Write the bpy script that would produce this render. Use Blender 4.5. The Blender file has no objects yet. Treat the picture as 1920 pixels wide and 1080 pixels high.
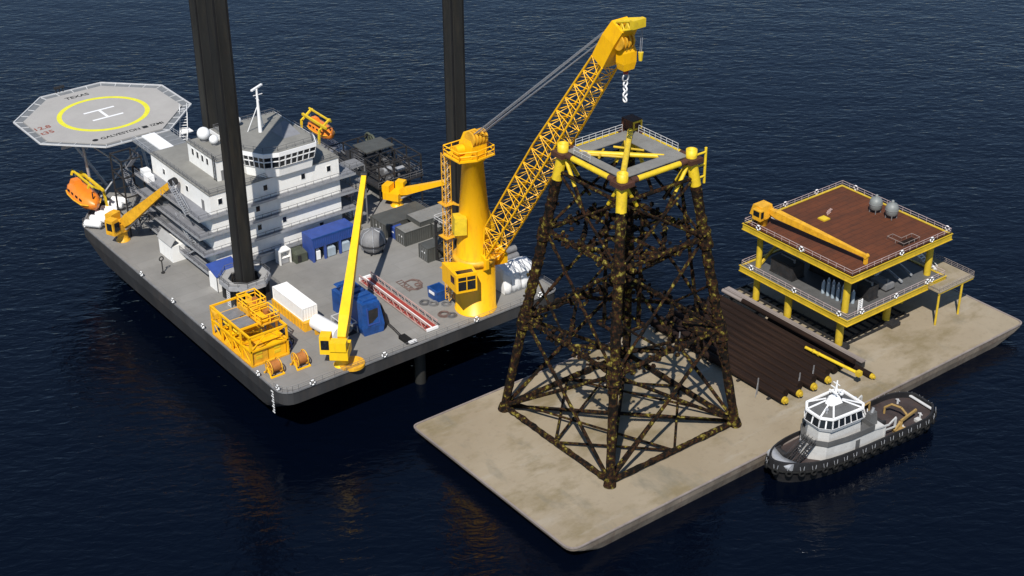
import bpy, math, random
from mathutils import Vector, Matrix
random.seed(7)
R = math.radians
PI = math.pi
C = bpy.context.scene.collection
scene = bpy.context.scene

# ------------------------------------------------------------------ materials
def new_mat(name):
    m = bpy.data.materials.new(name); m.use_nodes = True
    nt = m.node_tree
    return m, nt, nt.nodes['Principled BSDF']

def mat(name, col, rough=0.6, metal=0.0, var=0.25, scale=0.6, bump=0.0, dirt=None, dirt_amt=0.4, stretch=(1, 1, 1), coords='Object', seam=None):
    """weathered paint: colour broken by two sizes of noise, optional dirt colour."""
    m, nt, b = new_mat(name)
    N, L = nt.nodes, nt.links
    tc = N.new('ShaderNodeTexCoord'); mp = N.new('ShaderNodeMapping'); mp.inputs['Scale'].default_value = stretch
    L.new(tc.outputs[coords], mp.inputs['Vector'])
    n1 = N.new('ShaderNodeTexNoise'); n1.inputs['Scale'].default_value = scale; n1.inputs['Detail'].default_value = 6; n1.inputs['Roughness'].default_value = .65
    L.new(mp.outputs[0], n1.inputs['Vector'])
    mr = N.new('ShaderNodeMapRange'); mr.inputs['From Min'].default_value = .3; mr.inputs['From Max'].default_value = .7
    mr.inputs['To Min'].default_value = 1 - var; mr.inputs['To Max'].default_value = 1 + var * .5
    L.new(n1.outputs['Fac'], mr.inputs['Value'])
    mul = N.new('ShaderNodeVectorMath'); mul.operation = 'SCALE'; mul.inputs[0].default_value = col[:3]
    L.new(mr.outputs[0], mul.inputs['Scale'])
    out = mul.outputs[0]
    if dirt:
        n2 = N.new('ShaderNodeTexNoise'); n2.inputs['Scale'].default_value = scale * 2.7; n2.inputs['Detail'].default_value = 8; n2.inputs['Roughness'].default_value = .7
        L.new(mp.outputs[0], n2.inputs['Vector'])
        r2 = N.new('ShaderNodeMapRange'); r2.inputs['From Min'].default_value = .5; r2.inputs['From Max'].default_value = .72
        r2.inputs['To Max'].default_value = dirt_amt
        L.new(n2.outputs['Fac'], r2.inputs['Value'])
        mx = N.new('ShaderNodeMix'); mx.data_type = 'RGBA'
        L.new(r2.outputs[0], mx.inputs['Factor']); L.new(out, mx.inputs['A']); mx.inputs['B'].default_value = (*dirt, 1)
        out = mx.outputs['Result']
    if seam:      # welded plate joints: (plate length, plate width, darkening)
        br_ = N.new('ShaderNodeTexBrick'); br_.inputs['Scale'].default_value = 1; br_.inputs['Brick Width'].default_value = seam[0]; br_.inputs['Row Height'].default_value = seam[1]
        br_.inputs['Mortar Size'].default_value = .07; br_.inputs['Mortar Smooth'].default_value = .3
        g_ = 1 - seam[2]; br_.inputs['Color1'].default_value = (1, 1, 1, 1); br_.inputs['Color2'].default_value = (.92, .92, .92, 1); br_.inputs['Mortar'].default_value = (g_, g_, g_, 1)
        L.new(tc.outputs['Object'], br_.inputs['Vector'])
        mm = N.new('ShaderNodeMix'); mm.data_type = 'RGBA'; mm.blend_type = 'MULTIPLY'; mm.inputs['Factor'].default_value = 1
        L.new(out, mm.inputs['A']); L.new(br_.outputs['Color'], mm.inputs['B']); out = mm.outputs['Result']
    L.new(out, b.inputs['Base Color'])
    b.inputs['Roughness'].default_value = rough; b.inputs['Metallic'].default_value = metal
    if max(col[:3]) < .06: b.inputs['Specular IOR Level'].default_value = .2 if rough > .3 else .5
    if bump:
        bp = N.new('ShaderNodeBump'); bp.inputs['Strength'].default_value = bump; bp.inputs['Distance'].default_value = .05
        L.new(n1.outputs['Fac'], bp.inputs['Height']); L.new(bp.outputs[0], b.inputs['Normal'])
    return m

M = {}
RUST = (.13, .05, .02)
M['hull'] = mat('hull_black', (.046, .046, .048), .55, var=.4, scale=.15, dirt=(.09, .07, .055), dirt_amt=.35, stretch=(1, 1, .25))
M['deck'] = mat('deck_grey', (.235, .228, .215), .75, var=.2, scale=.09, dirt=(.17, .16, .145), dirt_amt=.45, seam=(12, 3, .16))
M['deck_light'] = mat('deck_light_grey', (.34, .335, .325), .75, var=.18, scale=.15, dirt=(.2, .18, .17), dirt_amt=.35)
M['roof'] = mat('roof_grey', (.225, .22, .2), .8, var=.18, scale=.3, dirt=(.16, .15, .14), dirt_amt=.4)
M['walk'] = mat('walkway_grey', (.2, .205, .225), .7, var=.2, scale=.5)
M['white'] = mat('white_paint', (.88, .87, .84), .45, var=.05, scale=.35, dirt=(.6, .56, .5), dirt_amt=.3, stretch=(1, 1, .4))
M['bright'] = mat('clean_white', (.85, .85, .85), .4, var=.05, scale=.5)
M['glass'] = mat('dark_glass', (.012, .015, .02), .08, var=.2, scale=.3)
M['leg'] = mat('leg_black', (.024, .024, .023), .6, var=.45, scale=.18, dirt=(.06, .05, .035), dirt_amt=.4, stretch=(1, 1, .15))
M['rack'] = mat('leg_rack', (.014, .014, .015), .6, var=.3, scale=.5)
M['cyel'] = mat('crane_yellow', (.93, .485, .004), .42, var=.08, scale=.25, dirt=(.5, .19, .015), dirt_amt=.42, stretch=(1, 1, .3))
M['yel'] = mat('bright_yellow', (.76, .53, .02), .5, var=.2, scale=.4, dirt=(.32, .2, .03), dirt_amt=.5)
M['myel'] = mat('module_yellow', (.60, .41, .025), .5, var=.22, scale=.3, dirt=(.25, .16, .03), dirt_amt=.5)
M['byel'] = mat('boom_yellow', (.92, .56, .008), .45, var=.1, scale=.3, dirt=(.5, .28, .02), dirt_amt=.35, stretch=(1, 1, .4))
M['reel'] = mat('reel_hose', (.42, .15, .03), .7, var=.3, scale=1)
M['hosered'] = mat('faded_hose', (.17, .11, .095), .8, var=.3, scale=1)
M['dull'] = mat('dull_ochre', (.34, .22, .07), .7, var=.3, scale=1.2, dirt=(.15, .08, .03), dirt_amt=.6)
M['oyel'] = mat('orange_yellow', (.78, .40, .02), .5, var=.25, scale=.6, dirt=(.3, .12, .02), dirt_amt=.55)
M['orange'] = mat('lifeboat_orange', (.85, .24, .02), .4, var=.15, scale=.4, dirt=(.5, .12, .02), dirt_amt=.4)
M['blue'] = mat('container_blue', (.035, .075, .30), .5, var=.25, scale=.4, dirt=(.05, .06, .12), dirt_amt=.5)
M['navy'] = mat('machine_blue', (.012, .07, .27), .45, var=.3, scale=.6, dirt=(.01, .025, .07), dirt_amt=.6)
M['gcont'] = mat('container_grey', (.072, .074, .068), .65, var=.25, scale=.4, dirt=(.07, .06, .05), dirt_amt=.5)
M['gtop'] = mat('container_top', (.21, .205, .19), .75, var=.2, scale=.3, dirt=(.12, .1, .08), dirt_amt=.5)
M['dark'] = mat('dark_steel', (.03, .03, .032), .6, var=.4, scale=.6, dirt=(.07, .05, .035), dirt_amt=.5)
M['black'] = mat('black_rubber', (.012, .012, .012), .8, var=.4, scale=1.5)
M['green'] = mat('green_grey', (.07, .08, .055), .7, var=.3, scale=.6, dirt=(.04, .035, .03), dirt_amt=.5)
M['steel'] = mat('pale_steel', (.42, .43, .45), .4, metal=.3, var=.2, scale=.8)
M['grey'] = mat('mid_grey', (.2, .2, .205), .6, var=.25, scale=.8, dirt=(.1, .09, .08), dirt_amt=.4)
M['rail'] = mat('rail_white', (.55, .55, .55), .5, var=.15, scale=1)
M['railg'] = mat('rail_grey', (.12, .12, .125), .6, var=.2, scale=1)
M['mrail'] = mat('rail_mauve', (.42, .33, .32), .6, var=.2, scale=1)
M['red'] = mat('red_oxide', (.34, .05, .035), .6, var=.3, scale=1.2, dirt=(.1, .03, .02), dirt_amt=.5)
M['pink'] = mat('faded_pink', (.46, .32, .29), .55, var=.2, scale=.8)
M['brown'] = mat('upper_deck_brown', (.112, .030, .008), .85, var=.35, scale=.22, dirt=(.055, .02, .008), dirt_amt=.7, stretch=(.35, 1.3, 1), seam=(3.0, 1.5, .45))
M['pile'] = mat('pile_brown', (.016, .008, .0055), .85, var=.5, scale=.35, dirt=(.05, .025, .014), dirt_amt=.5, stretch=(2.5, .12, 2.5))
M['pilepale'] = mat('pile_pale', (.26, .22, .2), .6, var=.3, scale=.5, stretch=(1, .2, 1))
M['galv'] = mat('tank_green_grey', (.2, .215, .21), .5, var=.2, scale=.6)
M['cyl'] = mat('cylinder_pale', (.35, .42, .48), .4, var=.2, scale=.8)
M['taro'] = mat('tarp_white', (.78, .78, .78), .6, var=.12, scale=.4, bump=.4)
M['tug_hull'] = mat('tug_hull', (.024, .024, .026), .5, var=.4, scale=.3, dirt=(.06, .05, .045), dirt_amt=.3)
M['tug_deck'] = mat('tug_deck', (.055, .043, .042), .7, var=.4, scale=.3, dirt=(.09, .05, .04), dirt_amt=.5)
M['tug_white'] = mat('tug_white', (.52, .515, .50), .5, var=.12, scale=.5, dirt=(.35, .33, .31), dirt_amt=.4)
M['tug_grey'] = mat('tug_grey', (.10, .10, .10), .6, var=.2, scale=.6)
M['rope'] = mat('rope', (.25, .22, .2), .8, var=.3, scale=2)
M['wire'] = mat('wire_grey', (.3, .32, .36), .5, metal=.2, var=.15, scale=2)
M['text'] = mat('letter_black', (.02, .02, .02), .6, var=.1)
M['textr'] = mat('letter_red', (.28, .08, .05), .6, var=.4, scale=2)
M['ring'] = mat('ring_yellow', (.74, .70, .04), .6, var=.12, scale=.8)
M['canvas'] = mat('radome', (.8, .8, .8), .5, var=.04)
M['heli'] = mat('helideck_grey', (.38, .365, .345), .8, var=.1, scale=.12, dirt=(.33, .3, .3), dirt_amt=.4)
M['net'] = mat('net_grey', (.17, .18, .19), .8, var=.15, scale=.6)

def barge_mat():
    m, nt, b = new_mat('barge_concrete')
    N, L = nt.nodes, nt.links
    tc = N.new('ShaderNodeTexCoord')
    def noise(sc, st=(1, 1, 1), det=7, rough=.65):
        mp = N.new('ShaderNodeMapping'); mp.inputs['Scale'].default_value = st
        L.new(tc.outputs['Object'], mp.inputs['Vector'])
        n = N.new('ShaderNodeTexNoise'); n.inputs['Scale'].default_value = sc; n.inputs['Detail'].default_value = det; n.inputs['Roughness'].default_value = rough
        L.new(mp.outputs[0], n.inputs['Vector']); return n.outputs['Fac']
    def ramp(f, a, b_, to=1):
        r = N.new('ShaderNodeMapRange'); r.inputs['From Min'].default_value = a; r.inputs['From Max'].default_value = b_; r.inputs['To Max'].default_value = to
        L.new(f, r.inputs['Value']); return r.outputs[0]
    def mix(f, a, c):
        x = N.new('ShaderNodeMix'); x.data_type = 'RGBA'; L.new(f, x.inputs['Factor'])
        if isinstance(a, tuple): x.inputs['A'].default_value = (*a, 1)
        else: L.new(a, x.inputs['A'])
        x.inputs['B'].default_value = (*c, 1); return x.outputs['Result']
    c = mix(ramp(noise(.05, det=3), .35, .65), (.265, .215, .145), (.315, .262, .185))
    c = mix(ramp(noise(.075, (1, 1.6, 1)), .50, .64, .85), c, (.19, .15, .08))
    c = mix(ramp(noise(.11, (1.2, .5, 1)), .56, .70, .75), c, (.17, .155, .115))
    c = mix(ramp(noise(.16, (.25, 1.3, 1)), .56, .72, .45), c, (.40, .37, .32))
    c = mix(ramp(noise(.9, (1, 1, 1)), .55, .8, .35), c, (.12, .09, .06))
    L.new(c, b.inputs['Base Color']); b.inputs['Roughness'].default_value = .85
    bp = N.new('ShaderNodeBump'); bp.inputs['Strength'].default_value = .3; bp.inputs['Distance'].default_value = .1
    L.new(noise(1.2), bp.inputs['Height']); L.new(bp.outputs[0], b.inputs['Normal'])
    return m
M['barge'] = barge_mat()
M['bargeside'] = mat('barge_side', (.20, .165, .13), .8, var=.4, scale=.25, dirt=(.09, .045, .03), dirt_amt=.8, stretch=(1, 1, .6))

def growth_mat():
    m, nt, b = new_mat('jacket_marine_growth')
    N, L = nt.nodes, nt.links
    tc = N.new('ShaderNodeTexCoord')
    n = N.new('ShaderNodeTexNoise'); n.inputs['Scale'].default_value = 1.15; n.inputs['Detail'].default_value = 4; n.inputs['Roughness'].default_value = .6
    L.new(tc.outputs['Object'], n.inputs['Vector'])
    r = N.new('ShaderNodeValToRGB'); cr = r.color_ramp
    cr.elements[0].position = .40; cr.elements[0].color = (.006, .005, .004, 1)
    cr.elements[1].position = .47; cr.elements[1].color = (.014, .009, .006, 1)
    for p, c in ((.52, (.045, .016, .007, 1)), (.55, (.016, .012, .006, 1)), (.585, (.05, .038, .008, 1)), (.63, (.125, .095, .014, 1)), (.70, (.25, .21, .05, 1))):
        e = cr.elements.new(p); e.color = c
    n2 = N.new('ShaderNodeTexNoise'); n2.inputs['Scale'].default_value = .16; n2.inputs['Detail'].default_value = 2
    L.new(tc.outputs['Object'], n2.inputs['Vector'])
    ad = N.new('ShaderNodeMath'); ad.operation = 'MULTIPLY_ADD'; L.new(n2.outputs['Fac'], ad.inputs[0]); ad.inputs[1].default_value = .30
    su = N.new('ShaderNodeMath'); su.operation = 'SUBTRACT'; L.new(n.outputs['Fac'], su.inputs[0]); su.inputs[1].default_value = .165
    L.new(su.outputs[0], ad.inputs[2])
    L.new(ad.outputs[0], r.inputs['Fac']); L.new(r.outputs['Color'], b.inputs['Base Color'])
    b.inputs['Roughness'].default_value = .95; b.inputs['Specular IOR Level'].default_value = .12
    bp = N.new('ShaderNodeBump'); bp.inputs['Strength'].default_value = .8; bp.inputs['Distance'].default_value = .3
    L.new(n.outputs['Fac'], bp.inputs['Height']); L.new(bp.outputs[0], b.inputs['Normal'])
    return m
M['growth'] = growth_mat()
M['jbrown'] = mat('jacket_rust', (.075, .026, .014), .75, var=.5, scale=.6, dirt=(.03, .015, .01), dirt_amt=.6)

def water_mat():
    m, nt, b = new_mat('sea_water')
    N, L = nt.nodes, nt.links
    tc = N.new('ShaderNodeTexCoord')
    def layer(sc, st, det, rough, rot=37.2, dist=0.0):
        mp = N.new('ShaderNodeMapping'); mp.vector_type = 'TEXTURE'; mp.inputs['Rotation'].default_value = (0, 0, R(-rot)); mp.inputs['Scale'].default_value = (1 / st[0], 1 / st[1], 1)
        L.new(tc.outputs['Object'], mp.inputs['Vector'])
        n = N.new('ShaderNodeTexNoise'); n.inputs['Scale'].default_value = sc; n.inputs['Detail'].default_value = det; n.inputs['Roughness'].default_value = rough; n.inputs['Distortion'].default_value = dist
        L.new(mp.outputs[0], n.inputs['Vector']); return n.outputs['Fac']
    a = layer(.64, (.48, 1, 1), 3, .5, 31, .5); c = layer(.13, (.55, 1, 1), 2, .5, 42); d = layer(1.6, (.5, 1, 1), 3, .6, 34)
    def madd(x, k, y=None):
        q = N.new('ShaderNodeMath'); q.operation = 'MULTIPLY_ADD'; L.new(x, q.inputs[0]); q.inputs[1].default_value = k
        if y is None: q.inputs[2].default_value = 0
        else: L.new(y, q.inputs[2])
        return q.outputs[0]
    h = madd(a, 1.0, madd(c, 1.6, madd(d, .16)))
    bp = N.new('ShaderNodeBump'); bp.inputs['Strength'].default_value = 1.0; bp.inputs['Distance'].default_value = .23
    wp = layer(.011, (.35, 1, 1), 3, .6, 30, .3); wr = N.new('ShaderNodeMapRange'); wr.inputs['From Min'].default_value = .35; wr.inputs['From Max'].default_value = .65; wr.inputs['To Min'].default_value = .6; wr.inputs['To Max'].default_value = 1.0
    L.new(wp, wr.inputs['Value']); L.new(wr.outputs[0], bp.inputs['Strength'])
    L.new(h, bp.inputs['Height']); L.new(bp.outputs[0], b.inputs['Normal'])
    b.inputs['Base Color'].default_value = (.0006, .0018, .0058, 1)
    b.inputs['Roughness'].default_value = .1; b.inputs['IOR'].default_value = 1.33
    return m
M['water'] = water_mat()

# ------------------------------------------------------------------ mesh builder
class MB:
    def __init__(s): s.v = []; s.f = []; s.sm = []
    def add(s, vs, fs, smooth=False):
        o = len(s.v); s.v += [tuple(p) for p in vs]
        for f in fs: s.f.append([i + o for i in f]); s.sm.append(smooth)
        return s
    def box(s, x0, x1, y0, y1, z0, z1):
        v = [(x, y, z) for z in (z0, z1) for y in (y0, y1) for x in (x0, x1)]
        return s.add(v, [(0, 2, 3, 1), (4, 5, 7, 6), (0, 1, 5, 4), (2, 6, 7, 3), (0, 4, 6, 2), (1, 3, 7, 5)])
    def bar(s, p, q, w, h=None, upv=(0, 0, 1)):
        p, q = Vector(p), Vector(q); h = h or w
        d = (q - p)
        if d.length < 1e-5: return s
        d.normalize(); u = Vector(upv)
        if abs(d.dot(u)) > .98: u = Vector((1, 0, 0))
        a = d.cross(u).normalized() * w / 2; b = a.cross(d).normalized() * h / 2
        v = [c + sa * a + sb * b for c in (p, q) for sa, sb in ((-1, -1), (1, -1), (1, 1), (-1, 1))]
        return s.add(v, [(3, 2, 1, 0), (4, 5, 6, 7), (0, 1, 5, 4), (1, 2, 6, 5), (2, 3, 7, 6), (3, 0, 4, 7)])
    def tube(s, p, q, r0, r1=None, n=8, caps=True):
        p, q = Vector(p), Vector(q); r1 = r0 if r1 is None else r1
        d = (q - p)
        if d.length < 1e-5: return s
        d.normalize(); u = Vector((0, 0, 1))
        if abs(d.dot(u)) > .98: u = Vector((1, 0, 0))
        a = d.cross(u).normalized(); b = a.cross(d).normalized()
        ring = lambda c, r: [c + (a * math.cos(2 * PI * k / n) + b * math.sin(2 * PI * k / n)) * r for k in range(n)]
        A, B = ring(p, r0), ring(q, r1)
        s.add(A + B, [(k, (k + 1) % n, n + (k + 1) % n, n + k) for k in range(n)], n > 5)
        if caps: s.add(A, [tuple(range(n))[::-1]]); s.add(B, [tuple(range(n))])
        return s
    def rough_tube(s, p, q, r0, r1, n=9, seg=None, amp=.3):
        """a tube overgrown with clumps: radius jitters ring by ring."""
        p, q = Vector(p), Vector(q); d = q - p; ln = d.length; d.normalize()
        u = Vector((0, 0, 1))
        if abs(d.dot(u)) > .98: u = Vector((1, 0, 0))
        a = d.cross(u).normalized(); b = a.cross(d).normalized()
        seg = seg or max(4, int(ln / .8)); vs = []
        for i in range(seg + 1):
            t = i / seg; r = r0 + (r1 - r0) * t; cl = 1 + amp * (random.random() - .3) * (random.random() < .65)
            for k in range(n):
                rr = r * cl * (1 + amp * .6 * (random.random() - .4)); an = 2 * PI * k / n
                vs.append(p.lerp(q, t) + (a * math.cos(an) + b * math.sin(an)) * rr)
        fs = [(i * n + k, i * n + (k + 1) % n, (i + 1) * n + (k + 1) % n, (i + 1) * n + k) for i in range(seg) for k in range(n)]
        fs += [tuple(range(n))[::-1], tuple(seg * n + k for k in range(n))]
        return s.add(vs, fs)
    def prism(s, poly, z0, z1):
        n = len(poly)
        v = [(x, y, z0) for x, y in poly] + [(x, y, z1) for x, y in poly]
        return s.add(v, [tuple(range(n))[::-1], tuple(range(n, 2 * n))] + [(k, (k + 1) % n, n + (k + 1) % n, n + k) for k in range(n)])
    def loft(s, rings, smooth=False, caps=True):
        n = len(rings[0]); v = [p for r in rings for p in r]
        f = [(i * n + k, i * n + (k + 1) % n, (i + 1) * n + (k + 1) % n, (i + 1) * n + k) for i in range(len(rings) - 1) for k in range(n)]
        s.add(v, f, smooth)
        if caps: s.add(rings[0], [tuple(range(n))[::-1]]); s.add(rings[-1], [tuple(range(n))])
        return s
    def lathe(s, c, prof, n=20, smooth=True):
        rings = [[(c[0] + r * math.cos(2 * PI * k / n), c[1] + r * math.sin(2 * PI * k / n), c[2] + z) for k in range(n)] for r, z in prof]
        return s.loft(rings, smooth)
    def sphere(s, c, r, n=14, sz=1.0, sx=1.0, sy=1.0):
        m = n // 2
        rings = []
        for i in range(1, m):
            t = PI * i / m
            rings.append([(c[0] + sx * r * math.sin(t) * math.cos(2 * PI * k / n), c[1] + sy * r * math.sin(t) * math.sin(2 * PI * k / n), c[2] - sz * r * math.cos(t)) for k in range(n)])
        return s.loft(rings, True)
    def torus(s, c, R_, r, axis='z', n=20, m=7):
        vs = []
        for i in range(n):
            a = 2 * PI * i / n
            for j in range(m):
                b = 2 * PI * j / m; x = (R_ + r * math.cos(b)) * math.cos(a); y = (R_ + r * math.cos(b)) * math.sin(a); z = r * math.sin(b)
                if axis == 'x': x, y, z = z, x, y
                if axis == 'y': x, y, z = x, z, y
                vs.append((c[0] + x, c[1] + y, c[2] + z))
        return s.add(vs, [(i * m + j, ((i + 1) % n) * m + j, ((i + 1) % n) * m + (j + 1) % m, i * m + (j + 1) % m) for i in range(n) for j in range(m)], True)
    def path(s, pts, r, n=6):
        for a, b in zip(pts[:-1], pts[1:]): s.tube(a, b, r, n=n)
        return s
    def rail(s, pts, h=1.1, r=.05, sp=2.0, levels=(1, .5), closed=False):
        pts = [Vector(p) for p in pts]
        if closed: pts = pts + [pts[0]]
        for a, b in zip(pts[:-1], pts[1:]):
            k = max(1, int((b - a).length / sp))
            for i in range(k + 1):
                c = a.lerp(b, i / k); s.tube(c, c + Vector((0, 0, h)), r * .9, n=4)
            for lv in levels:
                z = Vector((0, 0, h * lv)); s.tube(a + z, b + z, r if lv == 1 else r * .8, n=4)
        return s
    def build(s, name, m, parent=None, local=False):
        me = bpy.data.meshes.new(name)
        off = Vector((0, 0, 0))
        if parent is not None and not local: off = Vector(parent.get('_o', (0, 0, 0)))
        me.from_pydata([(x - off[0], y - off[1], z - off[2]) for x, y, z in s.v], [], s.f)
        me.polygons.foreach_set('use_smooth', s.sm)
        me.materials.append(M[m] if isinstance(m, str) else m)
        me.update()
        o = bpy.data.objects.new(name, me); C.objects.link(o)
        if parent is not None:
            o.parent = parent; o['_o'] = tuple(off)
        return o

def T(name, label, cat, loc, group=None, rz=0):
    o = bpy.data.objects.new(name, None); C.objects.link(o)
    o.location = loc; o.rotation_euler = (0, 0, rz); o['label'] = label; o['category'] = cat; o['_o'] = tuple(loc)
    o.empty_display_size = .5
    if group: o['group'] = group
    return o
def struct(name, mb, m):
    o = mb.build(name, m); o['kind'] = 'structure'; return o
def children(o): return [c for c in bpy.data.objects if c.parent == o]
def dup(root, loc, rz=0, label=None, scale=None):
    def cp(o, par):
        c = o.copy(); C.objects.link(c)
        if par is not None: c.parent = par
        for ch in kids[o.name]: cp(ch, c)
        return c
    kids = {}
    def gather(o):
        kids[o.name] = children(o)
        for ch in kids[o.name]: gather(ch)
    gather(root)
    r = cp(root, None); r.location = loc; r.rotation_euler = (0, 0, rz)
    if scale: r.scale = scale
    if label: r['label'] = label
    return r
def text_part(name, body, size, m, parent, loc, rot, extrude=.02):
    cu = bpy.data.curves.new(name + '_c', 'FONT'); cu.body = body; cu.size = size; cu.extrude = extrude; cu.offset = size * .022
    cu.align_x = 'CENTER'; cu.align_y = 'CENTER'
    to = bpy.data.objects.new(name + '_t', cu); C.objects.link(to)
    bpy.context.view_layer.update()
    me = bpy.data.meshes.new_from_object(to.evaluated_get(bpy.context.evaluated_depsgraph_get()))
    bpy.data.objects.remove(to)
    me.materials.clear(); me.materials.append(M[m])
    o = bpy.data.objects.new(name, me); C.objects.link(o); o.parent = parent
    off = parent.get('_o', (0, 0, 0))
    o.location = (loc[0] - off[0], loc[1] - off[1], loc[2] - off[2]); o.rotation_euler = rot
    return o
def lattice(mb, secs, rc, rl, n, cross=True, faces=(0, 1, 2, 3)):
    """box boom: secs = [(t, 4 corner points)], chords between, laced by n bays per face."""
    def corner(k, t):
        for (t0, a), (t1, b) in zip(secs[:-1], secs[1:]):
            if t <= t1 + 1e-9: return Vector(a[k]).lerp(Vector(b[k]), (t - t0) / (t1 - t0))
        return Vector(secs[-1][1][k])
    for k in range(4):
        for (t0, a), (t1, b) in zip(secs[:-1], secs[1:]): mb.tube(a[k], b[k], rc, n=6)
    for f in faces:
        k, l = f, (f + 1) % 4
        for i in range(n):
            t0, t1 = i / n, (i + 1) / n; tm = (t0 + t1) / 2
            mb.tube(corner(k, t0), corner(l, tm), rl, n=4); mb.tube(corner(l, tm), corner(k, t1), rl, n=4)
            if cross: mb.tube(corner(k, t0), corner(l, t0), rl, n=4)
    return mb

# ------------------------------------------------------------------ camera, light, world
H = 162.0; F = 2893.5; P_, RO, YW = R(29.08), R(-.486), R(37.2)
fwd = Vector((0, math.cos(P_), -math.sin(P_))); up = Vector((0, math.sin(P_), math.cos(P_))); rt = Vector((1, 0, 0))
r2 = math.cos(RO) * rt + math.sin(RO) * up; u2 = -math.sin(RO) * rt + math.cos(RO) * up
Rz = Matrix.Rotation(-YW, 3, 'Z')
r2, u2, f2 = Rz @ r2, Rz @ u2, Rz @ fwd
cam = bpy.data.cameras.new('camera'); co = bpy.data.objects.new('camera', cam); C.objects.link(co)
mw = Matrix((r2, u2, -f2)).transposed().to_4x4(); mw.translation = (0, 0, H); co.matrix_world = mw
cam.sensor_width = 36; cam.lens = F / 1920 * 36; cam.clip_end = 12000; cam.clip_start = 1
scene.camera = co

AZ, EL = R(42.5), R(50)       # direction the light travels (azimuth), sun elevation
sun = bpy.data.lights.new('sun', 'SUN'); sun.energy = 5.2; sun.angle = R(.5); sun.color = (1, .95, .87)
so = bpy.data.objects.new('sun', sun); C.objects.link(so)
ld = Vector((math.cos(AZ) * math.cos(EL), math.sin(AZ) * math.cos(EL), -math.sin(EL)))
so.rotation_euler = ld.to_track_quat('-Z', 'Y').to_euler(); so.location = (60, 80, 200)
w = bpy.data.worlds.new('World'); scene.world = w; w.use_nodes = True
wn = w.node_tree; sk = wn.nodes.new('ShaderNodeTexSky'); sk.sky_type = 'NISHITA'; sk.sun_disc = False
sk.sun_elevation = EL
tosun = -ld; sk.sun_rotation = math.atan2(tosun.x, tosun.y)
sk.air_density = 1.0; sk.dust_density = 0.0; sk.ozone_density = 3.0
wn.links.new(sk.outputs[0], wn.nodes['Background'].inputs[0]); wn.nodes['Background'].inputs[1].default_value = .10
scene.view_settings.view_transform = 'Standard'; scene.view_settings.look = 'None'; scene.view_settings.exposure = 0; scene.view_settings.gamma = 1
scene.cycles.max_bounces = 6

# ------------------------------------------------------------------ sea
g = MB(); S = 6000
g.add([(-S, -S, 0), (S, -S, 0), (S, S, 0), (-S, S, 0)], [(0, 1, 2, 3)]); struct('sea', g, 'water')

# ================================================================== JACK-UP VESSEL
ZD = 12.0
ves = T('jack_up_vessel', 'large black hulled jack-up vessel with grey deck raised on dark square legs', 'jack-up vessel', (138, 250, 6))
def rounded(poly_pts, r, seg=5):
    out = []
    n = len(poly_pts)
    for i, (x, y) in enumerate(poly_pts):
        p = Vector((x, y)); a = (Vector(poly_pts[i - 1]) - p).normalized(); b = (Vector(poly_pts[(i + 1) % n]) - p).normalized()
        rr = r if not isinstance(r, (list, tuple)) else r[i]
        if rr <= 0: out.append((x, y)); continue
        ang = math.acos(max(-1, min(1, a.dot(b)))); d = rr / math.tan(ang / 2)
        s0, s1 = p + a * d, p + b * d
        for k in range(seg + 1):
            t = k / seg; q = (1 - t) ** 2 * s0 + 2 * t * (1 - t) * p + t * t * s1; out.append((q.x, q.y))
    return out
vp = rounded([(106.9, 208.4), (169.8, 208.4), (169.8, 296), (158, 312), (119.5, 312), (106.9, 294.5)], [3.2, 2, 3, 3, 3, 2.5])
def inset(poly, l, b):   # hull bottom: rake the near end, keep the sides
    return [(x + (l if x < 120 else -l), y + b if y < 240 else y - b) for x, y in poly]
hb = MB(); hb.loft([[(x, y, 5.4) for x, y in inset(vp, .9, 6.5)], [(x, y, 9.4) for x, y in inset(vp, 0.05, .05)], [(x, y, ZD - .02) for x, y in vp]]); hb.build('hull', 'hull', ves)
dk = MB(); dk.prism([(138 + (x - 138) * .995, 260 + (y - 260) * .995) for x, y in vp], ZD - .015, ZD); dk.build('deck', 'deck', ves)
# fender rail round the deck edge
fr = MB()
for a, b in zip(vp, vp[1:] + vp[:1]): fr.bar((a[0], a[1], ZD + .1), (b[0], b[1], ZD + .1), .35, .3)
fr.build('deck_coaming', 'grey', ves)
rl = MB(); rl.rail([(x, y, ZD + .2) for x, y in vp if y < 300], 1.1, .045, 2.5, (1, .66, .33)); rl.build('railing', 'railg', ves)
def leg(x, y, z0, z1, wd=1.52):
    m = MB(); ch = .5
    poly = [(x - wd, y - wd + ch), (x - wd + ch, y - wd), (x + wd - ch, y - wd), (x + wd, y - wd + ch), (x + wd, y + wd - ch), (x + wd - ch, y + wd), (x - wd + ch, y + wd), (x - wd, y + wd - ch)]
    m.prism(poly, z0, z1); o = m.build('leg', 'leg', ves)
    k = MB()
    for sx, sy in ((-1, -1), (1, -1), (-1, 1), (1, 1)):
        k.box(x + sx * (wd - .22) - .16, x + sx * (wd - .22) + .16, y + sy * (wd - .22) - .16, y + sy * (wd - .22) + .16, z0, z1)
    k.build('gear_rack', 'rack', o)
    return o
leg(119.3, 244.0, -3, 118); leg(161.5, 230.5, -3, 112); leg(135.5, 285.5, -3, 118)
ca = MB(); ca.tube((139.3, 213.2, -2), (139.3, 213.2, 9), 1.1, n=14); ca.build('caisson', 'leg', ves)
# draft marks on the near corner of the hull
dm = MB()
for i in range(9): dm.box(106.80, 106.86, 212.0, 212.5 if i % 2 else 212.8, 6.6 + i * .55, 6.85 + i * .55)
dm.build('draft_marks', 'bright', ves)
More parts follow.
